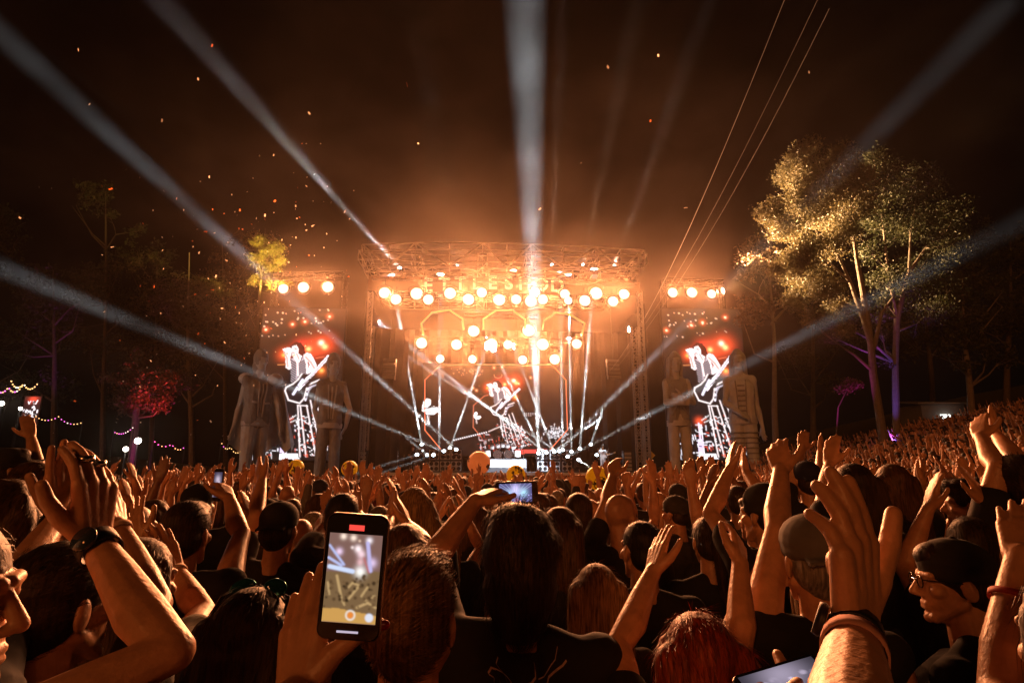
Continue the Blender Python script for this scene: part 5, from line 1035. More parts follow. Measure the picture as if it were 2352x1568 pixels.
def guitar(c, d, nrm, m_, label):
    c, d, nrm = Vector(c), Vector(d).normalized(), Vector(nrm).normalized(); sd_ = d.cross(nrm); o = empty('guitar', c, label, 'guitar'); out = [(-.22, 0), (-.20, .13), (-.10, .17), (-.02, .11), (.08, .10), (.17, .15), (.20, .08), (.16, 0), (.20, -.08), (.17, -.13), (.08, -.10), (-.02, -.11), (-.10, -.17), (-.20, -.13)]
    t = MB(); V = [c + d*a + sd_*b + nrm*z for z in (-.025, .025) for a, b in out]; k = len(out); t.add(V, [tuple(range(k)), tuple(range(2*k-1, k-1, -1))] + [(i, (i+1) % k, k+(i+1) % k, k+i) for i in range(k)]); t.build('body', m_, o)
    t = MB(); t.box(c + d*.46 + nrm*.03, (.60, .05, .025), axes=(d, sd_, nrm)); t.build('neck', M['amp'], o); t = MB(); t.box(c + d*.83 + nrm*.03, (.16, .09, .02), axes=(d, sd_, nrm)); t.build('headstock', m_, o); return o
guitar(loc + Vector((.02, -.30, 1.06)), (.9, -.1, .35), (0, -1, .1), M['white'], 'white guitar held by the silver guitarist')
r, loc = performer(*Z2(412, 1440), 3.2, math.pi+.2, [aw(-1, (.30, -.12, 1.18), (.34, -.36, 1.22), (.5, -.5, .3), 'grip'), aw(1, (-.30, -.12, 1.18), (-.10, -.30, 1.08), (.6, -.3, -.3), 'grip')], ('big', 'red'), 'black', 'red haired guitarist in black among the left floor lights', 1.04)
guitar(loc + Vector((.05, -.28, 1.08)), (.9, -.1, .35), (0, -1, .1), M['blackmetal'], 'dark guitar held by the red haired guitarist')
performer(*Z2(985, 1400), 7.1, math.pi, [aw(-1, (.30, -.10, 1.22), (.26, -.32, 1.36), (-.2, -.5, .6), 'fist'), aw(1, (-.30, -.10, 1.22), (-.28, -.32, 1.28), (.2, -.6, .4), 'fist')], ('curly', 'dark'), 'grey', 'drummer with raised hands behind the drum kit', 1.0, FLOOR+1.0)
# mic stands, racks, hanging speakers, sign
for (X, Y0, Y1, k, lab) in ((315, 1405, 1525, 1.0, 'thin microphone stand at the left of the stage edge'), (1660, 1410, 1525, 1.0, 'thin microphone stand beside the silver guitarist'), (1120, 1390, 1525, 1.2, 'microphone stand right of the drums')):
    x = SL(*Z2(X, 1480), k)[0]; b = W(x, k, FLOOR); t = MB(); t.lathe(b, [(.14, 0), (.14, .02), (.02, .04)], 14); t.tube([b, b + UP*1.45], .014, 6); t.tube([b + UP*1.4 + ey*.2, b + UP*1.62 - ey*.25], .012, 6); o = t.build('microphone_stand', M['chrome'], org=b); tag(o, lab, 'microphone stand')
    t = MB(); t.ball(b + UP*1.63 - ey*.28, (.03, .03, .03), 10); t.build('microphone', M['blackmetal'], o, org=b, smooth=True)
for X, Y, s_, lab in ((262, 905, -1, 'dark hanging speaker cluster near the left tower'), (1690, 905, 1, 'dark hanging speaker cluster near the right tower where the cables end')):
    c = SP(*Z2(X, Y), 1.0); o = empty('line_array', c, lab, 'hanging speaker'); t = MB()
    for i in range(5):
        t = MB(); a = R(4*i); cc = c + UP*(.75 - i*.32) - ey*(.02*i*i); t.box(cc, (.95, .5, .28), axes=(ex, (ey*math.cos(a)+UP*math.sin(a)*.6).normalized(), UP)); b = t.build('speaker_box', M['blackmetal'], o)
        t = MB(); t.box(cc - ey*.26, (.86, .02, .2), axes=(ex, ey, UP)); t.build('grille', M['grille'], b, org=o.location)
    t = MB(); t.tube([c + UP*.9, Vector((c.x, c.y, 15))], .02, 5); t.build('hoist_chain', M['chrome'], o)
x = SL(*Z2(1945, 1440), -1.0)[0]; b = W(x, -.6, -.6); z = SP(*Z2(1945, 1440), -.6).z; t = MB(); t.tube([b, Vector((b.x, b.y, z))], .025, 6); o = t.build('warning_sign', M['alu'], org=b); tag(o, 'small yellow diamond sign on a pole right of the stage', 'sign')
t = MB(); t.box(Vector((b.x, b.y, z)) - ey*.03, (.40, .02, .40), axes=((ex+UP).normalized(), ey, (UP-ex).normalized())); t.build('sign_plate', mat('yellow sign', (.8, .5, .05), .5), o)
for X, lab in ((1780, 'pale equipment rack near the right tower'), (92, 'pale equipment rack near the left tower')):
    x = SL(*Z2(X, 1490), 1.5)[0]; b = W(x, 1.5, FLOOR); o = empty('equipment_rack', b, lab, 'rack'); t = MB(); t.box(b + UP*.75, (.6, .6, 1.5), axes=(ex, ey, UP)); t.build('case', M['blackmetal'], o); t = MB(); [t.box(b + UP*(.2+i*.27) - ey*.31, (.5, .02, .2), axes=(ex, ey, UP)) for i in range(5)]; t.build('panel', M['amp'], o)
# cold wash lamp over the drums and amplifiers, on the front truss
o = copy_tree(PROTO); o.location = W(1.5, -1.2, 13.6); tag(o, 'cold white wash lamp high on the roof truss right of centre', 'stage lamp')
wash = spot(o, (0, -.2, -.3), (W(.5, 5, 2.2) - o.location), 80000, (.85, .92, 1.0), R(36), .8, .1, 'wash_light'); wash.rotation_euler = Matrix.Identity(3).to_euler(); wash.rotation_euler = (W(.6, 3.6, 2.2) - o.location).to_track_quat('-Z', 'Y').to_euler(); o.rotation_euler[2] = 0
o = copy_tree(PROTO); o.location = W(4.2, -1.2, 13.7); o.scale = (.8,)*3; tag(o, 'cold follow lamp on the front truss aimed at the silver guitarist', 'stage lamp'); tgt_ = W(SL(*Z2(1625, 1440), 1.6)[0], 1.6, FLOOR+1.1)
q = spot(o, (0, -.2, -.3), (0, 0, -1), 9000, (.88, .94, 1.0), R(11), .5, .1, 'follow_light'); q.rotation_euler = (tgt_ - o.location).to_track_quat('-Z', 'Y').to_euler()
# crowd barrier in front of the stage
t = MB()
for i in range(17):
    a = W(-10 + i*1.25, -1.6, -.6); t.box(a + UP*.58 + ex*.6, (1.2, .03, 1.12), axes=(ex, ey, UP)); t.tube([a + UP*1.15, a + UP*1.15 + ex*1.2], .03, 6); t.tube([a + UP*.06, a + UP*.06 + ey*.9], .025, 5)
tag(t.build('crowd_barrier', M['alu'], org=W(0, -1.6, 0)), 'long metal crowd barrier in front of the stage', 'barrier')
# ------------------------------------------------------------------ balls tossed over the crowd
def ballmesh(r, base, marks, n=96):
    V, C = [], []; k = n//2
    ph = np.linspace(0, math.pi, k+1)[:, None]; th = (np.arange(n)*2*math.pi/n)[None]; X, Y, Z = np.sin(ph)*np.cos(th), np.sin(ph)*np.sin(th), np.cos(ph)*np.ones_like(th)
    col = np.ones(X.shape + (3,))*np.array(base); A, B = np.where(Y < .1, X, 9), np.where(Y < .1, Z, 9)      # seen side: plane coordinates
    for kd, a, b, s in marks:
        x, y = (A-a)/s, (B-b)/s; rr = np.hypot(x, y); an = np.arctan2(y, x)
        if kd == 'ring': m = np.abs(rr-1) < .07
        elif kd == 'star': t5 = (an + .5) % (2*math.pi/5) - math.pi/5; m = rr < .40/np.cos(np.abs(t5) - math.pi/5 + .0)*.62/np.cos(.0) if False else rr*(np.cos(np.abs(t5)) + 1.38*np.sin(np.abs(math.pi/5-np.abs(t5)))*0 + .95*(np.abs(t5)/(math.pi/5))**1*0) < .95 - .58*(1-np.abs(t5)/(math.pi/5))
        else: m = (np.abs(x) < .35 + .2*np.sin(y*4)) & (np.abs(y) < 1)
        col[m] = (.03, .022, .015)
    V = np.stack([X, Y, Z], -1)*r; j, i = np.meshgrid(np.arange(k), np.arange(n), indexing='ij'); Q = np.stack([j*n+i, (j+1)*n+i, (j+1)*n+(i+1) % n, j*n+(i+1) % n], -1).reshape(-1, 4)
    return bigmesh('beach_ball', V.reshape(-1, 3), Q, [M['ball']], smooth=True, col=col.reshape(-1, 3))
m_ = bpy.data.materials.new('ball vinyl'); m_.use_nodes = True; a_ = m_.node_tree.nodes.new('ShaderNodeVertexColor'); a_.layer_name = 'Col'; b_ = m_.node_tree.nodes['Principled BSDF']
m_.node_tree.links.new(a_.outputs['Color'], b_.inputs['Base Color']); b_.inputs['Roughness'].default_value = .35; b_.inputs['Subsurface Weight'].default_value = .0; M['ball'] = m_
b_.inputs['Transmission Weight'].default_value = 0
tr_ = m_.node_tree.nodes.new('ShaderNodeBsdfTranslucent'); m_.node_tree.links.new(a_.outputs['Color'], tr_.inputs['Color']); ms_ = m_.node_tree.nodes.new('ShaderNodeMixShader'); ms_.inputs[0].default_value = .5
m_.node_tree.links.new(b_.outputs[0], ms_.inputs[1]); m_.node_tree.links.new(tr_.outputs[0], ms_.inputs[2]); m_.node_tree.links.new(ms_.outputs[0], m_.node_tree.nodes['Material Output'].inputs[0])
YL = (.86, .78, .04)
for u, v, rp, Y, c, mk, lab in ((1372, 1097, 27, 11, YL, [('ring', .12, -.45, .52), ('star', .05, -.42, .55), ('bar', .82, -.1, .22)], 'big yellow ball with black star in a ring above the crowd'), (1100, 1063, 27, 20, (.85, .62, .45), [('bar', -.86, .3, .2), ('bar', .85, -.45, .35)], 'big pale ball floating in front of the drums'),
        (1185, 1090, 22, 14, YL, [('bar', -.3, .1, .3), ('bar', .3, .55, .3), ('bar', .0, .65, .25), ('bar', .55, .35, .3), ('bar', .7, -.5, .4)], 'yellow ball with black marks right of the pale ball'), (680, 1073, 17, 20, YL, [('star', .25, -.35, .5)], 'yellow ball with one dark mark below the left screen'),
        (803, 1076, 18, 20, YL, [('ring', -.05, 0, .6), ('ring', -.05, 0, .35), ('bar', .6, .1, .35), ('bar', -.6, .2, .3)], 'yellow ball with dark swirls left of the stage')):
    d = ray(u, v); p_ = P(u, v, Y); rad = rp/FPX*(p_-CAM).length*.96; tag(put('beach_ball', ballmesh(rad, c, mk), None, p_), lab, 'ball', 'balls tossed over the crowd')
# ================================================================== trees, cables, confetti, small lights
def leafmat(name, a, b_):
    m = bpy.data.materials.new(name); m.use_nodes = True; t = m.node_tree; b = t.nodes['Principled BSDF']; g = t.nodes.new('ShaderNodeTexCoord'); nz = t.nodes.new('ShaderNodeTexNoise'); nz.inputs['Scale'].default_value = 1.7; nz.inputs['Detail'].default_value = 6
    t.links.new(g.outputs['Object'], nz.inputs['Vector']); cr = t.nodes.new('ShaderNodeValToRGB'); cr.color_ramp.elements[0].position = .35; cr.color_ramp.elements[1].position = .65
    cr.color_ramp.elements[0].color = (*a, 1); cr.color_ramp.elements[1].color = (*b_, 1); t.links.new(nz.outputs['Fac'], cr.inputs[0]); t.links.new(cr.outputs[0], b.inputs['Base Color']); b.inputs['Roughness'].default_value = .55
    tr = t.nodes.new('ShaderNodeBsdfTranslucent'); t.links.new(cr.outputs[0], tr.inputs[0]); mx = t.nodes.new('ShaderNodeMixShader'); mx.inputs[0].default_value = .35; t.links.new(b.outputs[0], mx.inputs[1]); t.links.new(tr.outputs[0], mx.inputs[2]); t.links.new(mx.outputs[0], t.nodes['Material Output'].inputs[0]); return m
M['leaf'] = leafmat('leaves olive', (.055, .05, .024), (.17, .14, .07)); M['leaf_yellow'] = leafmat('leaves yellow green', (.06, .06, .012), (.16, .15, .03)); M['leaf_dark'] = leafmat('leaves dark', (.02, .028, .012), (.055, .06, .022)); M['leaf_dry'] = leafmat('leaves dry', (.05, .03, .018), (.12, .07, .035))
M['bark'] = mat('bark', (.085, .065, .048), .9, noise=.5, scale=6, bump=.8); M['bark_pale'] = mat('pale bark', (.17, .14, .11), .9, noise=.4, scale=5, bump=.8)
def tree(label, Y, stems, blobs, nleaf, size, lm='leaf', bm_='bark', seed=0, group=None, twig=True, lit=1.0):
    """stems: lists of (u, v, radius m, depth offset); blobs: (u, v, radius px, depth offset)"""
    r = np.random.default_rng(seed); pts = [[P(s[0], s[1], Y + (s[3] if len(s) > 3 else 0)) for s in S] for S in stems]
    b0 = pts[0][0]; b0 = Vector((b0.x, b0.y, gz(b0.x, b0.y) - .1)); root = empty('tree', b0, label, 'tree', group)
    t = MB(); pts[0][0] = b0
    for S, L_ in zip(stems, pts): t.tube(L_, [s[2] for s in S], 8)
    C = [(P(u, v, Y+dy), rp/FPX*Y) for u, v, rp, dy in blobs]; sp = [(p, s[2]) for S, L_ in zip(stems, pts) for p, s in zip(L_[1:], S[1:])]
    V, ctr = [], []
    for c, rad in C:
        p, rr_ = min(sp, key=lambda q: (q[0]-c).length + max(0, (q[0].z - c.z))*1.5); m_ = p.lerp(c, .5) + Vector(r.normal(0, .06, 3))*(c-p).length - Vector((0, 0, .06*(c-p).length))
        t.tube([p, m_, c], [min(rr_*.6, .09), min(rr_*.45, .05), .015], 6)
        if twig:
            for k in range(5): e = c + Vector(unit(r.normal(size=3)))*rad*r.uniform(.5, .95); t.tube([m_.lerp(c, r.uniform(.3, 1)), e], [.02, .008], 4, 0, False)
    t.build('trunk', M[bm_], root); w_ = np.array([q[1]**2 for q in C]); w_ /= w_.sum()
    ncl = max(10, nleaf//28); ci = r.choice(len(C), ncl, p=w_); cc = np.array([C[i][0] for i in ci]); cr_ = np.array([C[i][1] for i in ci])
    d = r.normal(size=(ncl, 3)); d /= np.linalg.norm(d, axis=1)[:, None]; cc = cc + d*(cr_*r.uniform(.15, 1.05, ncl)**.6)[:, None]*np.array([1, 1, .85])
    li = r.integers(0, ncl, nleaf); p = cc[li] + r.normal(size=(nleaf, 3))*(.10 + .13*cr_[li])[:, None]*np.array([1, 1, .8])
    a = r.normal(size=(nleaf, 3)); a /= np.linalg.norm(a, axis=1)[:, None]; b = np.cross(a, r.normal(size=(nleaf, 3))); b /= np.linalg.norm(b, axis=1)[:, None]; n_ = np.cross(a, b); sz = (size*r.uniform(.6, 1.4, nleaf))[:, None]
    V = np.stack([p - a*sz*.5, p + b*sz*.28 + n_*sz*.06, p + a*sz*.55, p - b*sz*.28 + n_*sz*.06], 1).reshape(-1, 3) - np.array(b0); Q = np.arange(nleaf*4).reshape(-1, 4)
    put('crown', bigmesh('crown', V, Q, [M[lm]]), root); return root
T4 = lambda x, y: (1693.4 + x*.48, 282 + y*.48)
S4 = lambda *L_: [(*T4(x, y), r_, *(e or [])) for x, y, r_, *e in L_]
BL = [(330, 130, 70), (290, 200, 80), (500, 170, 85), (380, 290, 110), (250, 260, 75), (560, 270, 90), (170, 420, 75), (230, 500, 90), (340, 430, 110), (470, 420, 115), (560, 390, 95), (330, 600, 80), (260, 690, 85), (350, 740, 100), (270, 850, 65), (420, 800, 70), (190, 710, 45), (440, 590, 85), (360, 930, 55), (480, 880, 60), (520, 990, 45), (300, 660, 70), (510, 520, 80), (300, 370, 90)]
BR = [(700, 300, 110), (850, 310, 110), (650, 450, 100), (790, 500, 120), (930, 480, 115), (1030, 580, 90), (720, 750, 85), (820, 800, 105), (900, 700, 105), (1000, 790, 95), (940, 900, 85), (480, 950, 75), (560, 900, 60), (440, 1020, 45), (850, 1020, 45), (660, 200, 85), (1040, 430, 80), (640, 620, 70), (690, 1000, 36), (702, 1080, 30), (722, 1150, 28), (680, 930, 38), (700, 860, 40)]
tree('tall sparse tree at right, warm lit crown and several thin pale stems', 32, [S4((690, 1440, .25), (650, 1200, .20), (640, 1060, .18), (610, 860, .16), (570, 640, .11), (535, 380, .05)), S4((640, 1060, .16), (590, 900, .13), (540, 760, .10), (470, 610, .06), (380, 520, .03)), S4((540, 760, .08), (430, 660, .06), (300, 560, .035)), S4((650, 1190, .10), (560, 1110, .07), (470, 1050, .03)), S4((655, 1080, .12), (690, 910, .09), (745, 835, .05))],
     [(*T4(x, y), q*.48, (i % 5-2)*.7) for i, (x, y, q) in enumerate(BL)] , 60000, .128, 'leaf', 'bark_pale', 1)
tree('darker tree behind the warm lit tree at right, dim purple lower trunk', 34.5, [S4((735, 1440, .22), (755, 1150, .18), (765, 930, .18), (820, 720, .12), (900, 600, .07), (1000, 520, .03)), S4((765, 930, .12), (720, 700, .09), (690, 420, .04)), S4((760, 1000, .08), (860, 960, .05), (960, 860, .03)), S4((820, 720, .08), (830, 520, .06), (860, 340, .03))],
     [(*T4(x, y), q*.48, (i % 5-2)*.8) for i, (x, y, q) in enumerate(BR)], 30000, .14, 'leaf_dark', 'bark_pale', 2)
C1 = lambda x, y: (470.4 + x*.36, 526.8 + y*.36)
tree('small tree with yellow lit crown beside the left screen lamps', 42.5, [[(588, 1060, .22), (585, 860, .16), (592, 720, .12), (600, 640, .07), (606, 570, .03)], [(590, 760, .07), (560, 700, .05), (540, 660, .02)]],
     [(*C1(x, y), q*.36, (i % 3-1)*.5) for i, (x, y, q) in enumerate([(350, 80, 45), (400, 140, 55), (380, 230, 55), (450, 120, 45), (475, 200, 38), (400, 310, 50), (450, 350, 45), (520, 345, 32), (330, 330, 40), (330, 180, 40), (430, 260, 45)])], 14000, .14, 'leaf_yellow', 'bark', 3)
RED = [(300, 925, 24), (285, 945, 20), (345, 930, 24), (375, 925, 22), (325, 820, 24), (365, 832, 24), (262, 870, 24), (300, 880, 26), (330, 850, 30), (360, 870, 34), (395, 876, 34), (420, 880, 20), (340, 905, 34), (290, 910, 26), (270, 895, 24), (380, 900, 26), (310, 850, 22)]
tree('low bushy tree lit red and magenta at left', 35, [[(312, 1050, .25), (312, 960, .2), (318, 900, .14), (330, 850, .05)], [(318, 920, .1), (360, 885, .06), (410, 875, .02)], [(312, 940, .1), (290, 900, .06), (270, 880, .02)]], [(u, v, q, (i % 3-1)*.6) for i, (u, v, q) in enumerate(RED)], 7000, .17, 'leaf_dry', 'bark', 4)
rt = np.random.default_rng(40)
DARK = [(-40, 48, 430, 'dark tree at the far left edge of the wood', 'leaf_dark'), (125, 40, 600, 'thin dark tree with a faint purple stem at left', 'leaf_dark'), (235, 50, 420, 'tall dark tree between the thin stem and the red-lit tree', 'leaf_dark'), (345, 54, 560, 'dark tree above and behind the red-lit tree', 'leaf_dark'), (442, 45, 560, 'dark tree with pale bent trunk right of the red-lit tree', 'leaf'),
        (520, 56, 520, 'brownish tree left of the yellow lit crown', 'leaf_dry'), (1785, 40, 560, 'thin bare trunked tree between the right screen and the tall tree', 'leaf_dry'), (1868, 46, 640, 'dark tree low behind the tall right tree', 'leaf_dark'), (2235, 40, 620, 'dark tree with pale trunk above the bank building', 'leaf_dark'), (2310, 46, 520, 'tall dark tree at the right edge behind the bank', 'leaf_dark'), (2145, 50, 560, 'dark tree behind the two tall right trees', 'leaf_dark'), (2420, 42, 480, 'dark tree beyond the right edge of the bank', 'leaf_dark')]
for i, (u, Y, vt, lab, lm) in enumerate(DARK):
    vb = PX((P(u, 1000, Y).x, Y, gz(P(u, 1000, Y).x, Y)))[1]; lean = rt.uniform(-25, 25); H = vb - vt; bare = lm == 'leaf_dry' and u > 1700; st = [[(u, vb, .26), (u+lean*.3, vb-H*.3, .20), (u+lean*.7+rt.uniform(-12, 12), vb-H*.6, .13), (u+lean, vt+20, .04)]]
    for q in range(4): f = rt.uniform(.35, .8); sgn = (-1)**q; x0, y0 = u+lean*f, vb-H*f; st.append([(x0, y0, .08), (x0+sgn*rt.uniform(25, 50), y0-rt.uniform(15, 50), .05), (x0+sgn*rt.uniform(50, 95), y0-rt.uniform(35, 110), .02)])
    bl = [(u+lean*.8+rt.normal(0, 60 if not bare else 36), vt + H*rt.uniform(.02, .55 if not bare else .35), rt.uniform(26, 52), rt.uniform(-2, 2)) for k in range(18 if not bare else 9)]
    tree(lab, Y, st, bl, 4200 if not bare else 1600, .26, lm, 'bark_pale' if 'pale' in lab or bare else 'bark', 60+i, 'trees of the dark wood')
tree('small bush lit bright magenta at the foot of the right wood', 33, [[(1900, 1000, .06), (1925, 935, .04), (1945, 895, .03)]], [(1932, 893, 10, 0), (1946, 886, 13, .2), (1958, 882, 12, -.2), (1968, 884, 8, 0)], 1500, .14, 'leaf_dry', 'bark', 90)
# coloured uplights under the trees
def uplight(p, d, power, col, ang, label):
    o = empty('uplight', p, label, 'uplight', 'coloured uplights under the trees'); d = Vector(d).normalized(); t = MB(); t.box(Vector(p) + UP*.06, (.3, .3, .12)); t.tube([Vector(p) + UP*.12, Vector(p) + UP*.15 + d*.22], .13, 14); t.build('housing', M['blackmetal'], o)
    c = Vector(p) + UP*.15 + d*.225; t = MB(); t.tube([c, c + d*.02], .115, 14); m_ = mat('coloured lens', (.1, .1, .1), .3, emit=tuple(col), es=6); t.build('lens', m_, o); spot(o, c + d*.05 - o.location, d, power, col, R(ang), .8, .08, 'uplight_light'); return o
def gp(u, Y, dz=0): q = P(u, 1000, Y); return Vector((q.x, q.y, gz(q.x, q.y) + dz))
a = gp(2022, 33.0); uplight(a, P(2030, 780, 34.2) - a, 1800, (.42, .08, 1.0), 46, 'violet uplight between the two tall right trees')
a = gp(2040, 33.2); uplight(a, P(2034, 850, 34.4) - a, 1500, (.20, .12, 1.0), 40, 'blue uplight under the darker right tree')
a = gp(1915, 30.5); uplight(a, P(1946, 888, 33) - a, 2000, (1, .05, .75), 30, 'magenta uplight below the small right bush')
a = gp(330, 32.5); uplight(a, P(322, 930, 35) - a, 1000, (1, .03, .62), 60, 'magenta uplight at the foot of the low left tree')
a = gp(432, 33.5, 3.0); uplight(gp(440, 33.2), P(395, 872, 35) - gp(440, 33.2), 13000, (1, .05, .03), 44, 'red uplight right of the low left tree')
a = gp(128, 37.5); uplight(a, P(133, 700, 40) - a, 2200, (.75, .05, .9), 22, 'purple uplight under the thin left tree')
c = P(640, 668, 40.2); o = copy_tree(PROTO); o.location = c; o.scale = (.5,)*3; o.rotation_euler[2] = math.pi; tag(o, 'small yellow flood lamp on the left gantry turned towards the tree crown', 'stage lamp')
dd = P(606, 600, 42.3) - c; q = spot(o, (0, -.3, 0), (1, 0, 0), 14000, (1, .62, .10), R(80), .8, .1, 'flood_light'); q.rotation_euler = (Matrix.Rotation(-math.pi, 3, 'Z') @ dd).to_track_quat('-Z', 'Y').to_euler()
c = P(1660, 668, 38.6); o = copy_tree(PROTO); o.location = c; o.scale = (.7,)*3; tag(o, 'warm flood lamp at the right end of the right gantry turned towards the tall tree', 'stage lamp')
dd = P(1935, 500, 32) - c; o.rotation_euler[2] = math.atan2(dd.x, -dd.y); q = spot(o, (0, -.3, 0), (1, 0, 0), 100000, (1, .56, .24), R(95), .9, .1, 'flood_light'); q.rotation_euler = (Matrix.Rotation(-o.rotation_euler[2], 3, 'Z') @ dd).to_track_quat('-Z', 'Y').to_euler(); q.location = (0, -.3/.7, 0)
# ------------------------------------------------------------------ cables overhead
def cable(pts, r, label):
    k = len(pts); out = []
    for i in range(25):
        s = i/24; a, b, c_ = pts; out.append(Vector(a)*(1-s)**2 + Vector(b)*2*s*(1-s) + Vector(c_)*s*s)
    t = MB(); t.tube(out, r, 6); o = t.build('overhead_cable', M['cable'], org=out[0]); tag(o, label, 'cable', 'cables from the stage over the crowd')
def bez(p0, pm, p1): return [p0, (Vector(pm)*2 - (Vector(p0)+Vector(p1))*.5), p1]
E1 = SP(1400, 852, .6)
cable(bez(E1, P(1512, 672, 27), P(1812, -25, 11)), .008, 'brightest thin cable rising from the right speaker cluster to the top edge')
cable(bez(SP(1406, 846, .6), P(1560, 620, 29), P(1885, -15, 14)), .0045, 'upper one of two close faint cables right of the bright cable')
cable(bez(SP(1412, 850, .6), P(1590, 600, 28), P(1905, 20, 13.6)), .0045, 'lower one of two close faint cables right of the bright cable')
# ------------------------------------------------------------------ confetti
mc = bpy.data.materials.new('paper confetti'); mc.use_nodes = True; t_ = mc.node_tree; b_ = t_.nodes['Principled BSDF']; oi = t_.nodes.new('ShaderNodeObjectInfo'); cr = t_.nodes.new('ShaderNodeValToRGB')
cr.color_ramp.interpolation = 'CONSTANT'; cr.color_ramp.elements[0].color = (.85, .80, .72, 1); cr.color_ramp.elements[1].position = .72; cr.color_ramp.elements[1].color = (.85, .25, .08, 1)
t_.links.new(oi.outputs['Random'], cr.inputs[0]); t_.links.new(cr.outputs[0], b_.inputs['Base Color']); tr_ = t_.nodes.new('ShaderNodeBsdfTranslucent'); t_.links.new(cr.outputs[0], tr_.inputs[0]); mx_ = t_.nodes.new('ShaderNodeMixShader'); mx_.inputs[0].default_value = .6
t_.links.new(b_.outputs[0], mx_.inputs[1]); t_.links.new(tr_.outputs[0], mx_.inputs[2]); t_.links.new(mx_.outputs[0], t_.nodes['Material Output'].inputs[0])
cm = meshdata('confetti', [(-.5, -.28, .04), (0, -.28, -.03), (.5, -.28, .05), (.5, .28, .05), (0, .28, -.03), (-.5, .28, .04)], [(0, 1, 4, 5), (1, 2, 3, 4)], [mc]); rc = np.random.default_rng(77)
BIG = [(935, 195, 9, 'left of the bright vertical beam'), (1396, 154, 10, 'high right of the vertical beam, orange'), (405, 458, 11, 'inside the upper left beam'), (455, 182, 14, 'in the dark sky at upper left'), (487, 105, 14, 'near the top, upper left'), (180, 115, 14, 'near the top left corner'), (372, 277, 13, 'below the upper left pieces'), (254, 434, 12, 'left of the upper left beam'), (1512, 128, 13, 'near the top right of centre'), (1575, 477, 13, 'just left of the bright cable'), (1334, 375, 15, 'right of the vertical beam'), (1858, 166, 13, 'near the faint cables'), (710, 260, 14, 'above the left roof beam'), (792, 486, 14, 'above the left end of the roof'), (472, 532, 13, 'left of the yellow crown'), (1240, 480, 15, 'inside the vertical beam'), (46, 500, 13, 'at the far left'), (205, 240, 13, 'at left below the corner'), (1494, 278, 15, 'between vertical beam and cable')]
def confetti(u, v, Y, s, lab):
    o = put('confetti_piece', cm, None, P(u, v, Y)); o.scale = (s, s, s); o.rotation_euler = (rc.uniform(0, 6.3), rc.uniform(0, 6.3), rc.uniform(0, 6.3)); tag(o, lab, 'confetti', 'paper confetti in the air')
for u, v, Y, w_ in BIG: confetti(u, v, Y, .085, f'larger paper confetti piece floating {w_}')
for i in range(190):
    u, v = rc.normal(590, 120), rc.normal(640, 150)
    if rc.random() < .25: u, v = rc.uniform(60, 760), rc.uniform(380, 1000)
    confetti(u, min(max(v, 330), 1000), rc.uniform(18, 36), rc.uniform(.06, .11), 'tiny paper confetti piece drifting left of the stage')
# ------------------------------------------------------------------ fairy lights, far lamps, hut on the bank
M['bulb_warm'] = mat('warm bulb', (.5, .4, .2), .3, emit=(1, .55, .2), es=2.2); M['bulb_pink'] = mat('pink bulb', (.5, .2, .4), .3, emit=(1, .15, .8), es=2); M['bulb_white'] = mat('white bulb', (.6, .6, .6), .3, emit=(1, .85, .65), es=2.4)
def fairy(pts, Y, n, label, sag=.25, r=.032):
    q = [P(u, v, Y) for u, v in pts]; L_ = []
    for a, b in zip(q[:-1], q[1:]):
        for i in range(9): s = i/9; L_.append(a.lerp(b, s) - UP*sag*4*s*(1-s))
    L_.append(q[-1]); o = empty('string_lights', q[0], label, 'string lights'); t = MB(); t.tube(L_, .008, 4); t.build('wire', M['blackmetal'], o)
    proto_ = {}
    for k in range(n):
        f = (k+.5)/n*(len(L_)-1); i = int(f); p_ = L_[i].lerp(L_[min(i+1, len(L_)-1)], f-i); kind = rc.choice(['bulb_warm', 'bulb_warm', 'bulb_pink', 'bulb_white'], p=[.4, .2, .25, .15])
        if kind not in proto_: t = MB(); t.ball((0, 0, 0), r, 8); me_ = t.build('bulb', M[kind], o, org=(0, 0, 0), smooth=True); proto_[kind] = me_; b = me_
        else: b = put('bulb', proto_[kind].data, o)
        b.location = p_ - UP*.04 - o.location
    for p_ in (q[0], q[-1]): t = MB(); t.tube([p_ + UP*.1, (p_.x, p_.y, gz(p_.x, p_.y))], .03, 5); t.build('pole', M['blackmetal'], o)
fairy([(80, 952), (135, 955), (190, 968)], 33, 15, 'string of small lights at far left behind the raised watch hand'); fairy([(262, 990), (308, 978)], 34, 9, 'short string of lights below the red-lit tree'); fairy([(352, 1008), (395, 1018), (425, 1024)], 34, 10, 'string of lights right of the red-lit tree'); fairy([(508, 1012), (530, 1025), (555, 1032)], 35, 10, 'string of lights left of the first statue')
for u, v, Y, rad, lab in ((317, 1012, 30, .16, 'bright white work lamp on a pole below the red-lit tree'), (289, 1031, 28, .12, 'smaller white lamp on a pole left of the work lamp'), (4, 926, 30, .12, 'white lamp on a pole at the left edge'), (47, 938, 30, .09, 'small warm lamp on a pole near the left edge')):
    c = P(u, v, Y); g = gz(c.x, c.y); o = empty('work_lamp', (c.x, c.y, g), lab, 'lamp', 'lamps in the crowd at left'); t = MB(); t.tube([(c.x, c.y, g), c - UP*.1], .03, 6); t.build('pole', M['blackmetal'], o); t = MB(); t.ball(c, rad, 14); t.build('globe', mat('white globe', (.6, .6, .6), .3, emit=(1, .93, .8), es=9), o, smooth=True)
    l = bpy.data.lights.new('globe_light', 'POINT'); l.energy = 60*(rad/.12)**2; l.color = (1, .9, .75); l.shadow_soft_size = .05; q = bpy.data.objects.new('globe_light', l); COL.objects.link(q); q.parent = o; q.location = c + Vector((0, -rad-.1, 0)) - o.location
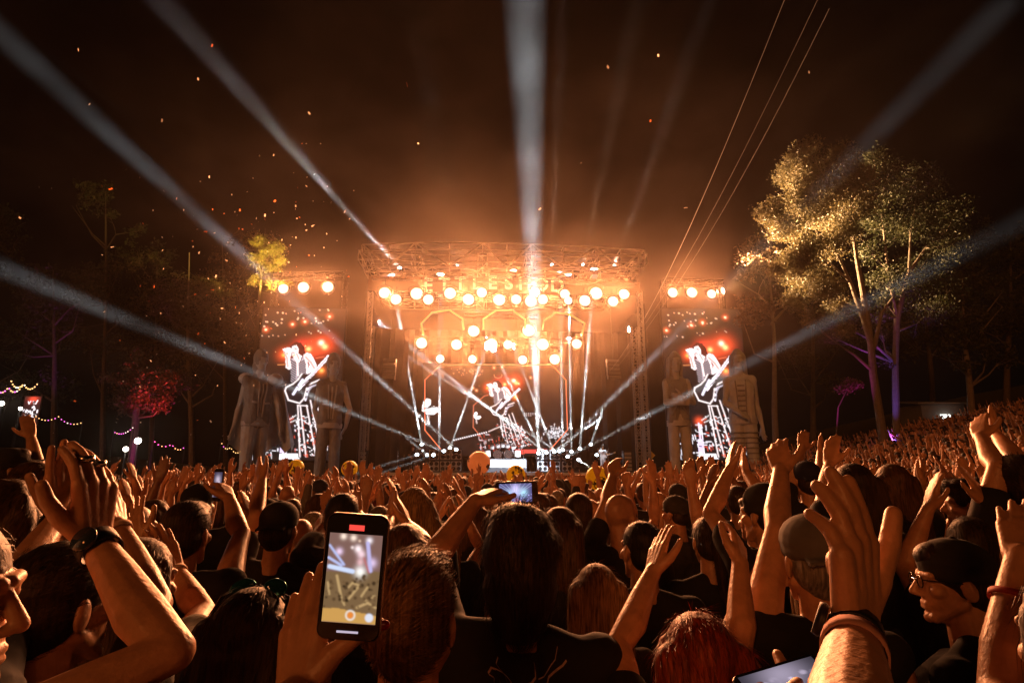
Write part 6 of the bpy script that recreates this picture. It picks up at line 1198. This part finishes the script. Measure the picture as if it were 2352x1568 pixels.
p = Paint(30, 70, 0, 0, 30, 70, (.03, .01, .01)); p.glow(16, 8, 8, (1.0, .08, .03)); 
for i in range(40): x, y = 15 + rc.normal(0, 6), rc.uniform(8, 70); p.line([(x, y), (x + rc.uniform(-3, 3), y + rc.uniform(2, 9))], rc.uniform(1, 3), (1.2, 1.1, 1.15) if rc.random() < .6 else (.03, .02, .02))
a, b = P(58, 910, 36), P(84, 975, 36); o = empty('relay_screen', (a.x, a.y, gz(a.x, a.y)), 'narrow relay screen showing a bright figure at far left', 'video screen'); t = MB(); w_ = b.x-a.x; h_ = a.z-b.z
t.box(((a.x+b.x)/2, 36.1, (a.z+b.z)/2), (w_+.1, .16, h_+.1)); t.tube([((a.x+b.x)/2, 36.15, b.z), ((a.x+b.x)/2, 36.15, gz(a.x, 36))], .08, 6); t.build('cabinet', M['blackmetal'], o); put('picture', p.mesh('picture', M['bigscreen'], a - o.location, (1, 0, 0), (0, 0, -1), w_, h_), o)
for i, (u, v) in enumerate([(20, 880), (55, 872)]): fairy([(u-30, v+rc.uniform(-6, 6)), (u, v+8), (u+34, v+rc.uniform(-4, 10))], 38, 14, ['upper string of white lights hung in the far left trees', 'lower string of white lights above the relay screen'][i], .4, .05)
# hut with a lit window on the bank
c = P(2172, 936, 42); g = gz(c.x, c.y); o = empty('hut', (c.x, c.y, g), 'small dark hut with one bright window on the right bank', 'hut'); t = MB(); t.box((c.x, c.y+1.5, g+1.3), (3.2, 2.4, 2.6)); t.build('wall', mat('hut boards', (.12, .11, .10), .8, noise=.3), o)
t = MB(); t.add([(c.x-1.9, c.y+.1, g+2.6), (c.x+1.9, c.y+.1, g+2.6), (c.x+1.9, c.y+2.9, g+3.0), (c.x-1.9, c.y+2.9, g+3.0), (c.x-1.9, c.y+.1, g+2.72), (c.x+1.9, c.y+.1, g+2.72), (c.x+1.9, c.y+2.9, g+3.12), (c.x-1.9, c.y+2.9, g+3.12)], [(0, 3, 2, 1), (4, 5, 6, 7), (0, 1, 5, 4), (1, 2, 6, 5), (2, 3, 7, 6), (3, 0, 4, 7)]); t.build('roof', mat('hut roof', (.2, .2, .2), .6), o)
t = MB(); t.box((c.x+.1, c.y+.28, g+1.55), (.75, .05, .6)); wn = t.build('window', mat('lit window', (.5, .5, .5), .4, emit=(.95, 1, .92), es=2.5), o); l = bpy.data.lights.new('window_light', 'POINT'); l.energy = 10; l.color = (.95, 1, .92); l.shadow_soft_size = .1; q = bpy.data.objects.new('window_light', l); COL.objects.link(q); q.parent = o; q.location = Vector((.1, -.1, 1.55))
t = MB(); a = Vector((c.x+3, 40, gz(c.x+3, 40)))
for i in range(14):
    x = c.x + 2.5 + i*1.5; z = gz(x, 43.5); t.tube([(x, 43.5, z), (x, 43.5, z+1.1)], .05, 5)
    for hh in (.45, .95): t.tube([(x, 43.5, z+hh), (x+1.5, 43.5, gz(x+1.5, 43.5)+hh)], .035, 4)
tag(t.build('bank_fence', M['bark'], org=a), 'low rail fence along the top of the right bank', 'fence')
# ------------------------------------------------------------------ haze
hz = MB(); hz.box((0, 40, 21), (176, 118, 44))
m = bpy.data.materials.new('haze air'); m.use_nodes = True; t = m.node_tree; t.nodes.remove(t.nodes['Principled BSDF'])
pv = t.nodes.new('ShaderNodeVolumePrincipled'); pv.inputs['Density'].default_value = HAZE; pv.inputs['Anisotropy'].default_value = HAZE_G
pv.inputs['Color'].default_value = (.96, .78, .64, 1); t.links.new(pv.outputs['Volume'], t.nodes['Material Output'].inputs['Volume'])
tag(hz.build('haze', m), 'thin smoky haze filling the night air over the field', 'haze', kind='stuff')
# drifting stage smoke above the crowd: uneven patches that the beams pick out
sm = MB(); sm.box((0, 25, 17.5), (84, 42, 25))
m = bpy.data.materials.new('drifting smoke'); m.use_nodes = True; t = m.node_tree; t.nodes.remove(t.nodes['Principled BSDF'])
pv = t.nodes.new('ShaderNodeVolumePrincipled'); pv.inputs['Anisotropy'].default_value = .85; pv.inputs['Color'].default_value = (.96, .82, .72, 1)
tc = t.nodes.new('ShaderNodeTexCoord'); nz = t.nodes.new('ShaderNodeTexNoise'); nz.inputs['Scale'].default_value = .2; nz.inputs['Detail'].default_value = 4; nz.inputs['Distortion'].default_value = .8
mp = t.nodes.new('ShaderNodeMapping'); mp.inputs['Scale'].default_value = (1, 1, 1.6); t.links.new(tc.outputs['Object'], mp.inputs[0]); t.links.new(mp.outputs[0], nz.inputs['Vector'])
mr = t.nodes.new('ShaderNodeMapRange'); mr.inputs['From Min'].default_value = .50; mr.inputs['From Max'].default_value = .74; mr.inputs['To Max'].default_value = SMOKE
t.links.new(nz.outputs['Fac'], mr.inputs['Value']); t.links.new(mr.outputs[0], pv.inputs['Density']); t.links.new(pv.outputs['Volume'], t.nodes['Material Output'].inputs['Volume'])
tag(sm.build('smoke', m), 'uneven stage smoke drifting over the crowd through the beams', 'smoke', kind='stuff')
sc.cycles.volume_step_rate = 3; sc.cycles.volume_max_steps = 64
